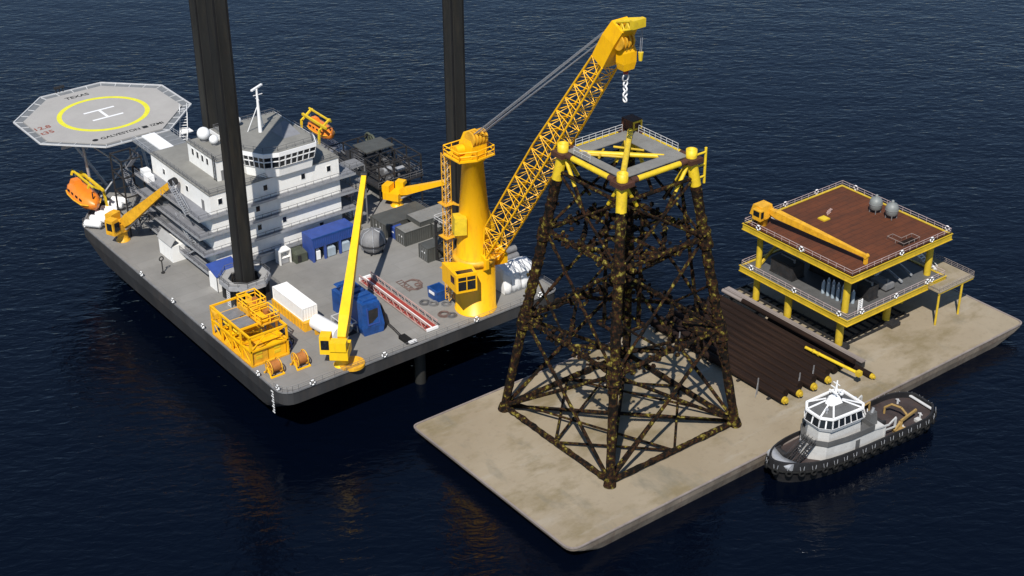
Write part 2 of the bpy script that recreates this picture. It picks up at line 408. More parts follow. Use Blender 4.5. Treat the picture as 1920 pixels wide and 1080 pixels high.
# jacking house round the near leg
jh = T('jacking_house', 'dark lattice jacking frame with a pale octagonal collar round the near black leg', 'jacking frame', (119.3, 244, ZD))
oc = [(119.3 + 5.0 * math.cos(R(22.5 + 45 * k)), 244 + 5.0 * math.sin(R(22.5 + 45 * k))) for k in range(8)]
ic = [(119.3 + 3.35 * math.cos(R(22.5 + 45 * k)), 244 + 3.35 * math.sin(R(22.5 + 45 * k))) for k in range(8)]
m = MB()
for k in range(8):
    a, b, c, d = oc[k], oc[(k + 1) % 8], ic[(k + 1) % 8], ic[k]
    m.prism([a, b, c, d], ZD + 4.6, ZD + 4.9)
m.build('collar_platform', 'deck_light', jh)
m = MB()
for k in range(8):
    a, b = oc[k], oc[(k + 1) % 8]; m.bar((*a, ZD + 4.5), (*b, ZD + 4.5), .25, .9)
m.build('collar_beam', 'steel', jh)
m = MB(); m.rail([(x, y, ZD + 4.9) for x, y in oc], 1.1, .06, 1.5, closed=True); m.build('railing', 'railg', jh)
m = MB()
for k in range(8):
    a, b = Vector((*ic[k], ZD)), Vector((*ic[(k + 1) % 8], ZD)); z = Vector((0, 0, 4.5))
    m.bar(a, a + z, .5); m.bar(a, b + z, .25); m.bar(b, a + z, .25); m.bar(a + z * .5, b + z * .5, .25)
m.build('frame', 'dark', jh)
m = MB()
for i in range(9): m.bar((114.9, 242.4 + (i % 2) * .0, ZD + .3 + i * .5), (114.9, 243.6, ZD + .3 + i * .5), .2, .12)
m.bar((114.9, 242.4, ZD), (114.9, 242.4, ZD + 4.9), .12); m.bar((114.9, 243.6, ZD), (114.9, 243.6, ZD + 4.9), .12)
m.build('ladder', 'rail', jh)
for sx, sy in ((-1, 1), (1, 1), (1, -1), (-1, -1)):
    m = MB(); m.box(119.3 + sx * 3.0 - .5, 119.3 + sx * 3.0 + .5, 244 + sy * 3.0 - .5, 244 + sy * 3.0 + .5, ZD, ZD + 4.2); m.build('jack_column', 'dark', jh)
# tarp-covered white box behind it
wb = T('deck_store', 'white box shelter with sloping blue cover standing left of the near black leg', 'shelter', (118.5, 254, ZD))
m = MB(); m.box(115.9, 119.7, 249.6, 253.0, ZD, ZD + 3.4); m.build('wall', 'white', wb)
m = MB(); m.add([(115.7, 249.4, ZD + 3.42), (121.4, 249.4, ZD + 3.42), (121.4, 253.6, ZD + 4.6), (115.7, 253.6, ZD + 4.6), (115.7, 249.4, ZD + 3.6), (121.4, 249.4, ZD + 3.6), (121.4, 253.6, ZD + 4.8), (115.7, 253.6, ZD + 4.8)], [(3, 2, 1, 0), (4, 5, 6, 7), (0, 1, 5, 4), (1, 2, 6, 5), (2, 3, 7, 6), (3, 0, 4, 7)]); m.build('roof', 'blue', wb)
m = MB(); m.box(119.72, 121.2, 249.7, 252.9, ZD, ZD + 3.3); m.build('locker', 'bright', wb)
for x in (115.85, 117.8, 119.68):
    m = MB(); m.box(x - .06, x + .06, 249.5, 249.6, ZD, ZD + 3.4); m.build('corner_post', 'railg', wb)

# ------------------------------------------------------------------ accommodation block
X0, X1, Y0, Y1 = 118.8, 148.6, 255.0, 281.0
acc = T('accommodation_block', 'white multi-storey accommodation block with grey roof and walkways behind the near leg', 'deck house', (133.5, 268, ZD))
tiers = [ZD, 14.4, 18.3, 22.3, 26.2, 30.5]
for i in range(5):
    m = MB(); o = .12 * (4 - i)
    m.box(X0, X1, Y0, Y1, tiers[i] + .0, tiers[i + 1] - .12); m.build('wall', 'white', acc)
    if i:
        m = MB(); z = tiers[i]; le = {1: 2.6, 2: 3.0, 3: 3.6, 4: 3.2}[i]; fr_ = .95
        # walkway ring at this level
        m.box(X0 - le, X1 + 3.4, Y0 - fr_, Y0 - .01, z - .2, z)
        m.box(X0 - le, X0 - .01, Y0, Y1 + 2.0, z - .2, z)
        m.box(X1 + .01, X1 + 3.4, Y0, Y1 + 1, z - .2, z)
        w_ = m.build('walkway', 'walk', acc)
        m = MB(); m.box(X0 - le - .03, X1 + 3.43, Y0 - fr_ - .05, Y0 - fr_, z - .34, z + .16); m.box(X0 - le - .05, X0 - le, Y0 - fr_, Y1 + 2, z - .34, z + .16); m.build('toe_board', 'steel', w_)
        m = MB(); m.rail([(X0 - le + .05, Y1 + 2, z), (X0 - le + .05, Y0 - fr_ + .05, z), (X1 + 3.35, Y0 - fr_ + .05, z), (X1 + 3.35, Y1 + 1, z)], 1.1, .055, 2.0); m.build('railing', 'railg', w_)
m = MB(); m.box(X0 - .15, X1 + .15, Y0 - .15, Y1 + .15, 30.38, 30.62); m.build('roof', 'roof', acc)
m = MB(); m.rail([(X0, Y1, 30.62), (X0, Y0, 30.62), (X1, Y0, 30.62), (X1, Y1, 30.62)], 1.1, .055, 1.8, (1, .66, .33)); m.build('railing', 'railg', acc)
def win(x, z, y=Y0, w=.85, h=1.15, par=acc, m_='glass'):
    f = MB(); f.box(x - w / 2 - .12, x + w / 2 + .12, y - .06, y - .003, z - h / 2 - .12, z + h / 2 + .12); fo = f.build('window', 'white', par)
    p = MB(); p.box(x - w / 2, x + w / 2, y - .09, y - .063, z - h / 2, z + h / 2); p.build('pane', m_, fo)
def winx(x, y, z, w=.85, h=1.15, par=acc):
    f = MB(); f.box(x - .06, x - .003, y - w / 2 - .12, y + w / 2 + .12, z - h / 2 - .12, z + h / 2 + .12); fo = f.build('window', 'white', par)
    p = MB(); p.box(x - .09, x - .063, y - w / 2, y + w / 2, z - h / 2, z + h / 2); p.build('pane', 'glass', fo)
for x in (146.1, 140.0, 131.2, 121.0): win(x, 28.6)
for x in (129.1, ): win(x, 24.5)
for x in (129.1, 134.9): win(x, 20.3)
for x in (124.4, 143.5): win(x, 16.4)
for y in (264.8, 275.2): winx(X0, y, 28.4, .9, 1.1)
for y in (260.5, 270, 277): winx(X0, y, 24.2)
for y in (262, 268.5, 276): winx(X0, y, 20.2)
# door and stair on the left side
m = MB(); m.box(X0 - .07, X0 - .003, 257.6, 258.7, 26.25, 28.4); m.build('door', 'grey', acc)
def stair(par, a, b, wd=1.0, mt='steel', n=None, name='stair'):
    a, b = Vector(a), Vector(b); d = Vector((b.x - a.x, b.y - a.y, 0)).normalized(); s_ = Vector((-d.y, d.x, 0)) * wd / 2
    m = MB(); m.bar(a + s_, b + s_, .1, .3); m.bar(a - s_, b - s_, .1, .3)
    n = n or max(3, int(abs(b.z - a.z) / .28))
    for i in range(n):
        c = a.lerp(b, (i + .5) / n); m.bar(c + s_, c - s_, .28, .05)
    u = Vector((0, 0, 1)); m.tube(a + s_ + u, b + s_ + u, .05, n=4); m.tube(a - s_ + u, b - s_ + u, .05, n=4)
    for q in (a, b):
        m.tube(q + s_, q + s_ + u, .04, n=4); m.tube(q - s_, q - s_ + u, .04, n=4)
    return m.build(name, mt, par)
stair(acc, (115.2, 258, 26.2), (115.2, 264.5, 30.2)); stair(acc, (115.8, 276, 22.3), (115.8, 270, 26.2)); stair(acc, (116.6, 260, 18.3), (116.6, 266, 22.3)); stair(acc, (117.2, 264, 14.4), (117.2, 258, 18.3))
stair(acc, (149.7, 262, 26.2), (149.7, 268, 30.2)); stair(acc, (149.9, 270, 18.3), (149.9, 264, 22.3))
# lean-to at the foot of the left side: white box with sloping glazed cover
m = MB(); m.box(114.5, 118.75, 266.6, 272.6, ZD, 15.6); m.build('annex', 'white', acc)
m = MB(); m.add([(114.3, 266.4, 15.65), (115.6, 266.4, 17.2), (115.6, 272.8, 17.2), (114.3, 272.8, 15.65), (114.3, 266.4, 15.8), (115.6, 266.4, 17.35), (115.6, 272.8, 17.35), (114.3, 272.8, 15.8)], [(3, 2, 1, 0), (4, 5, 6, 7), (0, 1, 5, 4), (1, 2, 6, 5), (2, 3, 7, 6), (3, 0, 4, 7)]); m.build('annex_roof', 'deck_light', acc)
# white equipment on the roof and side decks
for (x, y) in ((116.3, 277.5), (117, 280.5)):
    m = MB(); m.box(x - .8, x + .8, y - .9, y + .9, 26.2, 27.6); m.build('locker', 'bright', acc)
# grilles along the side decks (small equipment and pipes in the shade of the walkways)
m = MB()
for z in (14.4, 18.3, 22.3):
    m.tube((117.6, 257, z + .35), (117.6, 279, z + .35), .28, n=6); m.box(116.4, 117.6, 272, 274.5, z, z + 1.1)
m.build('pipework', 'grey', acc)
for i in range(7):
    m = MB(); m.box(X0 + 3 + i * 3.4, X0 + 4.1 + i * 3.4, Y0 - .35, Y0 - .02, ZD + .1, ZD + 1.9); m.build('wall_locker', 'white', acc)

# left block on the roof
lb = T('radio_house', 'white roof house with four dark windows carrying the two radomes', 'deck house', (126, 267, 30.62))
m = MB(); m.box(123.3, 128.6, 259.5, 272.2, 30.62, 34.9); m.build('wall', 'white', lb)
m = MB(); m.box(123.1, 128.8, 259.3, 272.4, 34.9, 35.1); m.build('roof', 'roof', lb)
m = MB(); m.rail([(123.2, 272.3, 35.1), (123.2, 259.4, 35.1), (128.6, 259.4, 35.1)], 1.1, .055, 1.8); m.build('railing', 'railg', lb)
for y in (263.6, 265.7, 267.8, 269.9): winx(123.3, y, 33.5, .8, 1.3, lb)
m = MB()
for i in range(14): m.bar((123.0, 259.9, 30.8 + i * .33), (123.0, 260.7, 30.8 + i * .33), .05)
m.bar((123.0, 259.9, 30.62), (123.0, 259.9, 36.1), .12); m.bar((123.0, 260.7, 30.62), (123.0, 260.7, 36.1), .12); m.build('ladder', 'dark', lb)
m = MB(); m.box(124.0, 124.9, 259.42, 259.49, 30.7, 32.8); m.build('door', 'grey', lb)

# wheelhouse
wh = T('wheelhouse', 'white wheelhouse with slanted dark window band and grey faceted roof', 'wheelhouse', (135.5, 262, 30.62))
wp = [(129.0, 258.6), (131.2, 254.6), (134.0, 253.4), (142.2, 253.4), (143.6, 256.5), (143.6, 272), (129.0, 272)]
def sc(poly, k, c=(136.2, 263)): return [(c[0] + (x - c[0]) * k, c[1] + (y - c[1]) * k) for x, y in poly]
m = MB(); m.loft([[(x, y, 30.62) for x, y in sc(wp, .93)], [(x, y, 32.6) for x, y in sc(wp, .96)], [(x, y, 32.9) for x, y in wp]]); m.build('wall', 'white', wh)
m = MB(); m.loft([[(x, y, 32.92) for x, y in sc(wp, .985)], [(x, y, 35.3) for x, y in sc(wp, 1.035)]]); wband = m.build('window_band', 'glass', wh)
m = MB()
A_, B_ = sc(wp, .99), sc(wp, 1.043)
for i in range(len(wp)):
    a0, a1, b0, b1 = A_[i], A_[(i + 1) % 7], B_[i], B_[(i + 1) % 7]
    ln = math.hypot(a1[0] - a0[0], a1[1] - a0[1]); k = max(2, int(round(ln / 1.25)))
    for j in range(k + 1):
        t = j / k
        m.bar((a0[0] + (a1[0] - a0[0]) * t, a0[1] + (a1[1] - a0[1]) * t, 32.9), (b0[0] + (b1[0] - b0[0]) * t, b0[1] + (b1[1] - b0[1]) * t, 35.35), .26, .12)
    t = .58
    m.bar((a0[0] + (b0[0] - a0[0]) * t, a0[1] + (b0[1] - a0[1]) * t, 32.9 + 2.4 * t), (a1[0] + (b1[0] - a1[0]) * t, a1[1] + (b1[1] - a1[1]) * t, 32.9 + 2.4 * t), .14, .2)
m.build('mullion', 'bright', wband)
m = MB(); m.loft([[(x, y, 35.32) for x, y in sc(wp, 1.05)], [(x, y, 36.2) for x, y in sc(wp, 1.05)]]); m.build('fascia', 'bright', wh)
m = MB(); m.prism(sc(wp, 1.03), 36.2, 36.26); m.build('roof', 'roof', wh)
m = MB(); m.rail([(x, y, 36.26) for x, y in sc(wp, .97)], 1.0, .05, 1.8, closed=True); m.build('railing', 'railg', wh)
# pyramid skylight on wheelhouse roof
m = MB(); m.add([(138.2, 258.5, 36.27), (142.2, 258.5, 36.27), (142.2, 263.5, 36.27), (138.2, 263.5, 36.27), (140, 262.5, 38.2), (141.2, 262.5, 38.2)], [(0, 1, 5, 4), (1, 2, 5), (2, 3, 4, 5), (3, 0, 4)]); m.build('skylight', 'walk', wh)
# aft casing behind the wheelhouse
m = MB(); m.add([(143.9, 257.5, 30.63), (146.0, 257.5, 30.63), (146, 276, 30.63), (143.9, 276, 30.63), (143.9, 259, 33.4), (144.9, 262, 33.4), (144.9, 275, 33.4), (143.9, 275, 33.4)], [(0, 1, 5, 4), (1, 2, 6, 5), (2, 3, 7, 6), (3, 0, 4, 7), (4, 5, 6, 7)]); m.build('casing', 'roof', wh)

ms = T('mast', 'tall white signal mast with radar scanner on the wheelhouse roof', 'mast', (136.2, 264.5, 36.26))
m = MB(); m.tube((136.2, 264.5, 36.26), (136.2, 264.5, 45.6), .42, .2, n=10); m.build('pole', 'bright', ms)
m = MB(); m.tube((134.2, 266.2, 36.26), (136.1, 264.6, 42), .11, n=6); m.tube((138, 266.4, 36.26), (136.3, 264.6, 42), .11, n=6); m.build('brace', 'bright', ms)
m = MB(); m.bar((134.9, 264.2, 45.7), (138.0, 265.6, 45.9), .5, .3); m.build('radar_scanner', 'bright', ms)
m = MB(); m.bar((135.3, 264.5, 44.4), (137.4, 264.5, 44.4), .12); m.bar((136.2, 263.9, 43.4), (136.2, 265.3, 43.4), .12); m.build('yard', 'bright', ms)
def radome(x, y, z, r, label):
    t = T('radome', label, 'radome', (x, y, z), 'radomes on the roof')
    m = MB(); m.tube((x, y, z), (x, y, z + .5), r * .45, n=12); m.build('pedestal', 'grey', t)
    m = MB(); m.sphere((x, y, z + .4 + r), r, 22); m.build('dome', 'canvas', t)
radome(126.0, 269.8, 35.1, 1.35, 'largest white ball radome, at the left end of the radio house roof')
radome(126.6, 266.6, 35.1, .95, 'middle-sized white radome right beside the largest one')
radome(134.0, 270.2, 36.26, .85, 'smallest white radome, left of the mast on the wheelhouse roof')

# ------------------------------------------------------------------ helideck
HC = (120.7, 308.5); HZ = 30.0
hd = T('helideck', 'octagonal grey helideck with yellow ring and white H beyond the accommodation block', 'helideck', (HC[0], HC[1], HZ))
def octa(r): return [(HC[0] + r * math.cos(R(22.5 + 45 * k)), HC[1] + r * math.sin(R(22.5 + 45 * k))) for k in range(8)]
m = MB(); m.prism(octa(17.2), HZ - .5, HZ); m.build('deck_plate', 'heli', hd)
m = MB(); i_, o_ = octa(17.25), octa(19.2)
for k in range(8):
    a, b, c, d = i_[k], i_[(k + 1) % 8], o_[(k + 1) % 8], o_[k]
    m.add([(*a, HZ - .25), (*b, HZ - .25), (*c, HZ - .05), (*d, HZ - .05), (*a, HZ - .30), (*b, HZ - .30), (*c, HZ - .10), (*d, HZ - .10)], [(0, 1, 2, 3)[::-1], (4, 5, 6, 7)])
nt_ = m.build('safety_net', 'net', hd)
m = MB()
for k in range(8):
    a, b, c, d = i_[k], i_[(k + 1) % 8], o_[(k + 1) % 8], o_[k]
    m.bar((*d, HZ), (*c, HZ), .3, .3)
    for j in range(4):
        t = j / 4; m.bar((a[0] + (b[0] - a[0]) * t, a[1] + (b[1] - a[1]) * t, HZ - .18), (d[0] + (c[0] - d[0]) * t, d[1] + (c[1] - d[1]) * t, HZ), .16, .12)
m.build('net_frame', 'rail', nt_)
m = MB(); n = 72
vs = [];
for k in range(n):
    a = 2 * PI * k / n
    for r in (9.0, 10.1): vs.append((HC[0] + r * math.cos(a), HC[1] + r * math.sin(a), HZ + .012))
m.add(vs, [(2 * k, 2 * k + 1, (2 * k + 3) % (2 * n), (2 * k + 2) % (2 * n)) for k in range(n)]); m.build('ring_marking', 'ring', hd)
m = MB()
for dy in (-2.45, 2.45): m.add([(HC[0] - 3.6, HC[1] + dy - .32, HZ + .012), (HC[0] + 3.6, HC[1] + dy - .32, HZ + .012), (HC[0] + 3.6, HC[1] + dy + .32, HZ + .012), (HC[0] - 3.6, HC[1] + dy + .32, HZ + .012)], [(0, 1, 2, 3)])
m.add([(HC[0] - .32, HC[1] - 2.13, HZ + .012), (HC[0] + .32, HC[1] - 2.13, HZ + .012), (HC[0] + .32, HC[1] + 2.13, HZ + .012), (HC[0] - .32, HC[1] + 2.13, HZ + .012)], [(0, 1, 2, 3)])
m.build('letter_h', 'bright', hd)
text_part('lettering', '\u25cf GALVESTON \u25a0 IZMI', 1.62, 'text', hd, (120.6, 295.6, HZ + .01), (0, 0, 0), .003)
text_part('lettering', 'TEXAS', 1.9, 'text', hd, (120.2, 321.6, HZ + .01), (0, 0, 0), .003)
text_part('lettering', '12.8', 2.3, 'textr', hd, (106.6, 309.0, HZ + .01), (0, 0, 0), .003)
text_part('lettering', 't35', 2.3, 'textr', hd, (106.6, 306.0, HZ + .01), (0, 0, 0), .003)
m = MB()
low = [(113.5, 302.5, 12), (128, 302.5, 12), (119.5, 309, 12), (130, 309, 12)]
for i, (x, y, z) in enumerate(low):
    m.tube((x, y, z), (HC[0] + (-9 if i % 2 == 0 else 9), HC[1] + (-8 if i < 2 else 8), HZ - .9), .35, n=8)
for dx in (-10, -3.3, 3.3, 10):
    m.bar((HC[0] + dx, HC[1] - 13.5, HZ - .9), (HC[0] + dx, HC[1] + 13.5, HZ - .9), .35, .7)
for dy in (-9, -3, 3, 9): m.bar((HC[0] - 14, HC[1] + dy, HZ - 1.5), (HC[0] + 14, HC[1] + dy, HZ - 1.5), .3, .6)
for a, b in (((113.5, 302.5, 12), (HC[0] + 9, HC[1] - 8, HZ - 1)), ((128, 302.5, 12), (HC[0] - 9, HC[1] - 8, HZ - 1))): m.tube(a, b, .2, n=6)
m.build('support_truss', 'steel', hd)
m = MB()   # small windsock lamp cluster on the far edge
for dx in (-.8, 0, .8): m.tube((118 + dx, 326.2, HZ), (118 + dx, 326.2, HZ + 1.4), .12, n=6); m.box(117.6 + dx, 118.4 + dx, 325.9, 326.5, HZ + 1.1, HZ + 1.6)
m.build('deck_monitor', 'dark', hd)
# bridge from roof to helideck
br = T('access_bridge', 'grey bridge with bright white walkway running from the roof to the helideck', 'gangway', (123.5, 286, 30.2))
m = MB(); m.box(119.2, 128.0, 281.2, 290.8, 29.7, 29.95); m.build('side_deck', 'net', br)
m = MB(); m.box(121.6, 124.6, 281.3, 291.2, 29.96, 30.25); m.build('walkway', 'bright', br)
m = MB()
for x in (119.2, 128.0):
    m.rail([(x, 281.2, 29.95), (x, 290.6, 29.95)], 1.1, .055, 1.6)
for y in (283, 285.5, 288): m.bar((119.2, y, 29.97), (128, y, 29.97), .1)
m.build('railing', 'steel', br)
es = T('escape_stair', 'white folded stairway hanging off the right side of the helideck', 'stairway', (134, 297, 24))
stair(es, (136.2, 300.5, 30), (133.0, 294.5, 27.6), 1.6, 'bright', name='flight')
stair(es, (132.6, 293.6, 27.4), (128.6, 287.0, 25.0), 1.6, 'bright', name='flight')
m = MB(); m.box(131.6, 134.4, 292.8, 295, 27.3, 27.5); m.build('landing', 'bright', es)
m = MB(); m.tube((133, 294, 27.3), (131, 288, 14), .25, n=6); m.tube((129, 287.3, 25), (131, 288, 14), .2, n=6); m.build('prop', 'steel', es)
# lower side frame under the bridge
sf = T('side_stair_tower', 'dark grey stair frame below the bridge at the left rear corner', 'stair tower', (114.5, 284.5, ZD))
m = MB()
for x, y in ((113, 283.2), (117.5, 283.2), (113, 288.5), (117.5, 288.5)): m.bar((x, y, ZD), (x, y, 29.6), .3)
for z in (16, 21, 25.5, 29.4):
    m.bar((113, 283.2, z), (117.5, 283.2, z), .25); m.bar((113, 288.5, z), (117.5, 288.5, z), .25); m.bar((113, 283.2, z), (113, 288.5, z), .25); m.bar((117.5, 283.2, z), (117.5, 288.5, z), .25)
m.build('frame', 'dark', sf)
for a, b in (((115.2, 283.5, 12), (115.2, 288, 16)), ((116.5, 288, 16), (116.5, 283.5, 21)), ((115.2, 283.5, 21), (115.2, 288, 25.5)), ((116.5, 288, 25.5), (116.5, 283.5, 29.4))): stair(sf, a, b, 1.1, 'walk')

# ================================================================== THINGS ON THE VESSEL
GB = 'lifebuoys hung on the railings'
def lifebuoy(x, y, z, axis, label, first=[None]):
    if first[0] is None:
        t = T('lifebuoy', label, 'lifebuoy', (x, y, z), GB)
        m = MB(); m.torus((x, y, z), .48, .14, 'y', 16, 7); m.build('ring', 'bright', t)
        for k in range(4):
            a = PI / 4 + k * PI / 2; m = MB()
            m.sphere((x + .48 * math.cos(a), y, z + .48 * math.sin(a)), .19, 8); m.build('band', 'text', t)
        first[0] = t
        if axis == 'x': t.rotation_euler = (0, 0, R(90))
        return t
    return dup(first[0], (x, y, z), R(90) if axis == 'x' else 0, label)

def box_crane(name, label, x, y, z, tip, yaw_cab, wr, bw0, bw1, ped_h=3.4, cm='cyel', group=None, cab_side=1, k=1.0):
    """pedestal deck crane with a box boom and a side cab."""
    t = T(name, label, 'crane', (x, y, z), group)
    m = MB(); m.lathe((x, y, z), [(1.25 * k, 0), (1.25 * k, .2), (.95 * k, .3), (.85 * k, ped_h - .35), (1.2 * k, ped_h - .3), (1.2 * k, ped_h)], 18); m.build('pedestal', cm, t)
    tp = Vector(tip); d = Vector((tp.x - x, tp.y - y, 0)).normalized(); s_ = Vector((-d.y, d.x, 0)); c = Vector((x, y, z + ped_h))
    def hexa(m, o, a, b, l0, l1, w0, w1, z0, z1, cut=0):
        pts = []
        for zz, cc in ((z0, 0), (z1, cut)):
            for l, ww in ((l0, w0), (l0, w1), (l1 - cc, w1), (l1 - cc, w0)):
                p = o + d * l + s_ * ww; pts.append((p.x, p.y, o.z + zz))
        return m.add(pts, [(3, 2, 1, 0), (4, 5, 6, 7), (0, 1, 5, 4), (1, 2, 6, 5), (2, 3, 7, 6), (3, 0, 4, 7)])
    m = MB(); hexa(m, c, d, s_, -2.3 * k, 1.0 * k, -1.3 * k, 1.3 * k, .02, 1.5 * k); m.build('slew_platform', cm, t)
    m = MB(); hexa(m, c, d, s_, -2.5 * k, -1.0 * k, -1.15 * k, 1.15 * k, 1.52 * k, 2.9 * k, 0); m.build('machinery_house', cm, t)
    if cab_side:
        w0, w1 = (1.35 * k, 2.9 * k) if cab_side > 0 else (-2.9 * k, -1.35 * k)
        m = MB(); hexa(m, c, d, s_, -.9 * k, 1.1 * k, w0, w1, .1, 2.9 * k, .35); cb = m.build('cab', cm, t)
        m = MB(); hexa(m, c, d, s_, 1.13 * k, 1.16 * k, w0 + .2, w1 - .2, 1.0, 2.5 * k); m.build('windscreen', 'glass', cb)
        we = w1 if cab_side > 0 else w0; so_ = .03 if cab_side > 0 else -.03
        m = MB(); hexa(m, c, d, s_, -.55 * k, .65 * k, min(we, we + so_), max(we, we + so_), 1.1, 2.35 * k); m.build('side_window', 'glass', cb)
        m = MB(); hexa(m, c, d, s_, -.93 * k, -.90 * k, w0 + .25, w1 - .25, 1.1, 2.35 * k); m.build('rear_window', 'glass', cb)
    foot = c + d * .9 * k + Vector((0, 0, 1.6 * k))
    dirb = (tp - foot).normalized(); upb = s_.cross(dirb).normalized()
    if upb.z < 0: upb = -upb
    rings = []
    L_ = (tp - foot).length
    for u, ww, hh in ((0, bw0 * .8, bw0 * .9), (.12, bw0, bw0 * 1.25), (.5, (bw0 + bw1) / 2, (bw0 + bw1) / 2 * 1.15), (1, bw1, bw1)):
        p = foot + dirb * L_ * u
        rings.append([tuple(p + s_ * sa * ww / 2 + upb * sb * hh / 2) for sa, sb in ((-1, -1), (1, -1), (1, 1), (-1, 1))])
    m = MB(); m.loft(rings); bo = m.build('boom', cm, t)
    m = MB(); e = tp; m.tube(e - s_ * (bw1 * .65), e + s_ * (bw1 * .65), bw1 * .75, n=12); m.build('head_sheave', 'dark', bo)
    m = MB(); m.tube(c + d * 1.0 * k + Vector((0, 0, .3)), foot + dirb * L_ * .22 - upb * bw0 * .6, .2 * k, n=8); m.build('luffing_cylinder', 'steel', bo)
    m = MB(); hk = tp + Vector((0, 0, -2.2)); m.tube(tp - Vector((0, 0, .3)), hk, .05, n=4); m.build('hoist_rope', 'wire', bo)
    m = MB(); m.tube(hk, hk - Vector((0, 0, .8)), .28, .18, n=8); m.build('hook_block', 'dark', bo)
    return t
box_crane('deck_crane', 'short yellow deck crane with a square cab beside the white raft canisters', 110.9, 282.7, ZD, (117.1, 267.6, 29.3), 0, 0, 1.9, 1.1, 2.5, 'oyel', cab_side=-1, k=1.2)
mc = box_crane('deck_crane', 'yellow deck crane at the near deck edge with its long boom raised steeply', 121.0, 211.2, ZD, (143.9, 237.3, 34.2), 0, 0, 1.9, .95, 2.6, 'byel', cab_side=1, k=1.3)
box_crane('deck_crane', 'yellow deck crane at the far right edge with its boom held almost level', 166.0, 260.6, ZD, (172.6, 249.2, 20.2), 0, 0, 1.3, .9, 1.6, 'cyel', cab_side=1, k=1.15)
# outriggers/round base plate of the near crane
m = MB(); m.tube((122.3, 209.9, ZD + .01), (122.3, 209.9, ZD + .5), 2.4, n=24); m.build('base_ring', 'oyel', mc)

# ---- main crane
MC = T('main_crane', 'huge orange-yellow pedestal crane with long lattice boom reaching over the jacket', 'crane', (152.9, 213.2, ZD))
cx, cy = 152.9, 213.2
m = MB(); m.lathe((cx, cy, ZD), [(4.15, 0), (4.15, .25), (3.95, .3), (3.95, 11), (3.5, 12.5), (2.0, 31.5), (2.35, 31.6), (2.35, 32.3)], 40); m.build('column', 'cyel', MC)
m = MB()   # crown platform
m.prism([(cx - 4.2, cy + 3.6), (cx - 4.2, cy - 1.6), (cx - 1.0, cy - 2.9), (cx + 3.4, cy - 2.4), (cx + 3.4, cy + 3.6)], 44.35, 44.65); cp = m.build('crown_platform', 'cyel', MC)
m = MB()
ring_ = [(cx - 4.1, cy + 3.5, 44.65), (cx - 4.1, cy - 1.5, 44.65), (cx - 1.0, cy - 2.8, 44.65), (cx + 3.3, cy - 2.3, 44.65), (cx + 3.3, cy + 3.5, 44.65)]
m.rail(ring_, 1.7, .13, 1.8, (1, .5), closed=True); m.build('railing', 'cyel', cp)
m = MB()
m.loft([[(cx - 1.5, cy - 1.9, 44.66), (cx + 1.9, cy - 1.9, 44.66), (cx + 1.9, cy + 1.9, 44.66), (cx - 1.5, cy + 1.9, 44.66)], [(cx - 1.5, cy - 1.9, 47), (cx + 1.9, cy - 1.9, 47), (cx + 1.9, cy + 1.9, 47), (cx - 1.5, cy + 1.9, 47)], [(cx - 1.1, cy - .9, 49), (cx + 1.5, cy - .9, 49), (cx + 1.5, cy + 1.2, 49), (cx - 1.1, cy + 1.2, 49)]]); hdh = m.build('crown_head', 'cyel', MC)
for i in range(5):
    m = MB(); m.tube((cx - 1.3 + i * .72, cy - .9, 48.2), (cx - .95 + i * .72, cy - .9, 48.2), 1.5, n=20); m.build('sheave', 'oyel', hdh)
m = MB(); m.tube((cx - 3.3, cy + .9, 45.8), (cx - 1.6, cy + .9, 45.8), 1.0, n=14); m.build('winch_drum', 'cyel', MC)
# ladder tower on the left flank
m = MB(); lx, ly = cx - 3.2, cy + 4.2
secs = [(0, [(lx - .6, ly - .6, 13), (lx + .6, ly - .6, 13), (lx + .6, ly + .6, 13), (lx - .6, ly + .6, 13)]), (1, [(lx - .6, ly - .6, 44.3), (lx + .6, ly - .6, 44.3), (lx + .6, ly + .6, 44.3), (lx - .6, ly + .6, 44.3)])]
lattice(m, secs, .1, .055, 18, cross=False); m.build('ladder_tower', 'oyel', MC)
m = MB()
for i in range(80): m.bar((lx - .35, ly, 13.2 + i * .39), (lx + .35, ly, 13.2 + i * .39), .07)
m.bar((lx - .35, ly, 13), (lx - .35, ly, 44.3), .1); m.bar((lx + .35, ly, 13), (lx + .35, ly, 44.3), .1); m.build('ladder', 'rail', MC)
m = MB()
for z in (20, 27, 34): m.bar((lx, ly, z), (cx - 1.5, cy + 1, z), .25, .3); m.box(lx - 1.3, lx + 1.3, ly - 1.3, ly + 1.3, z - .1, z)
m.build('ladder_landing', 'oyel', MC)
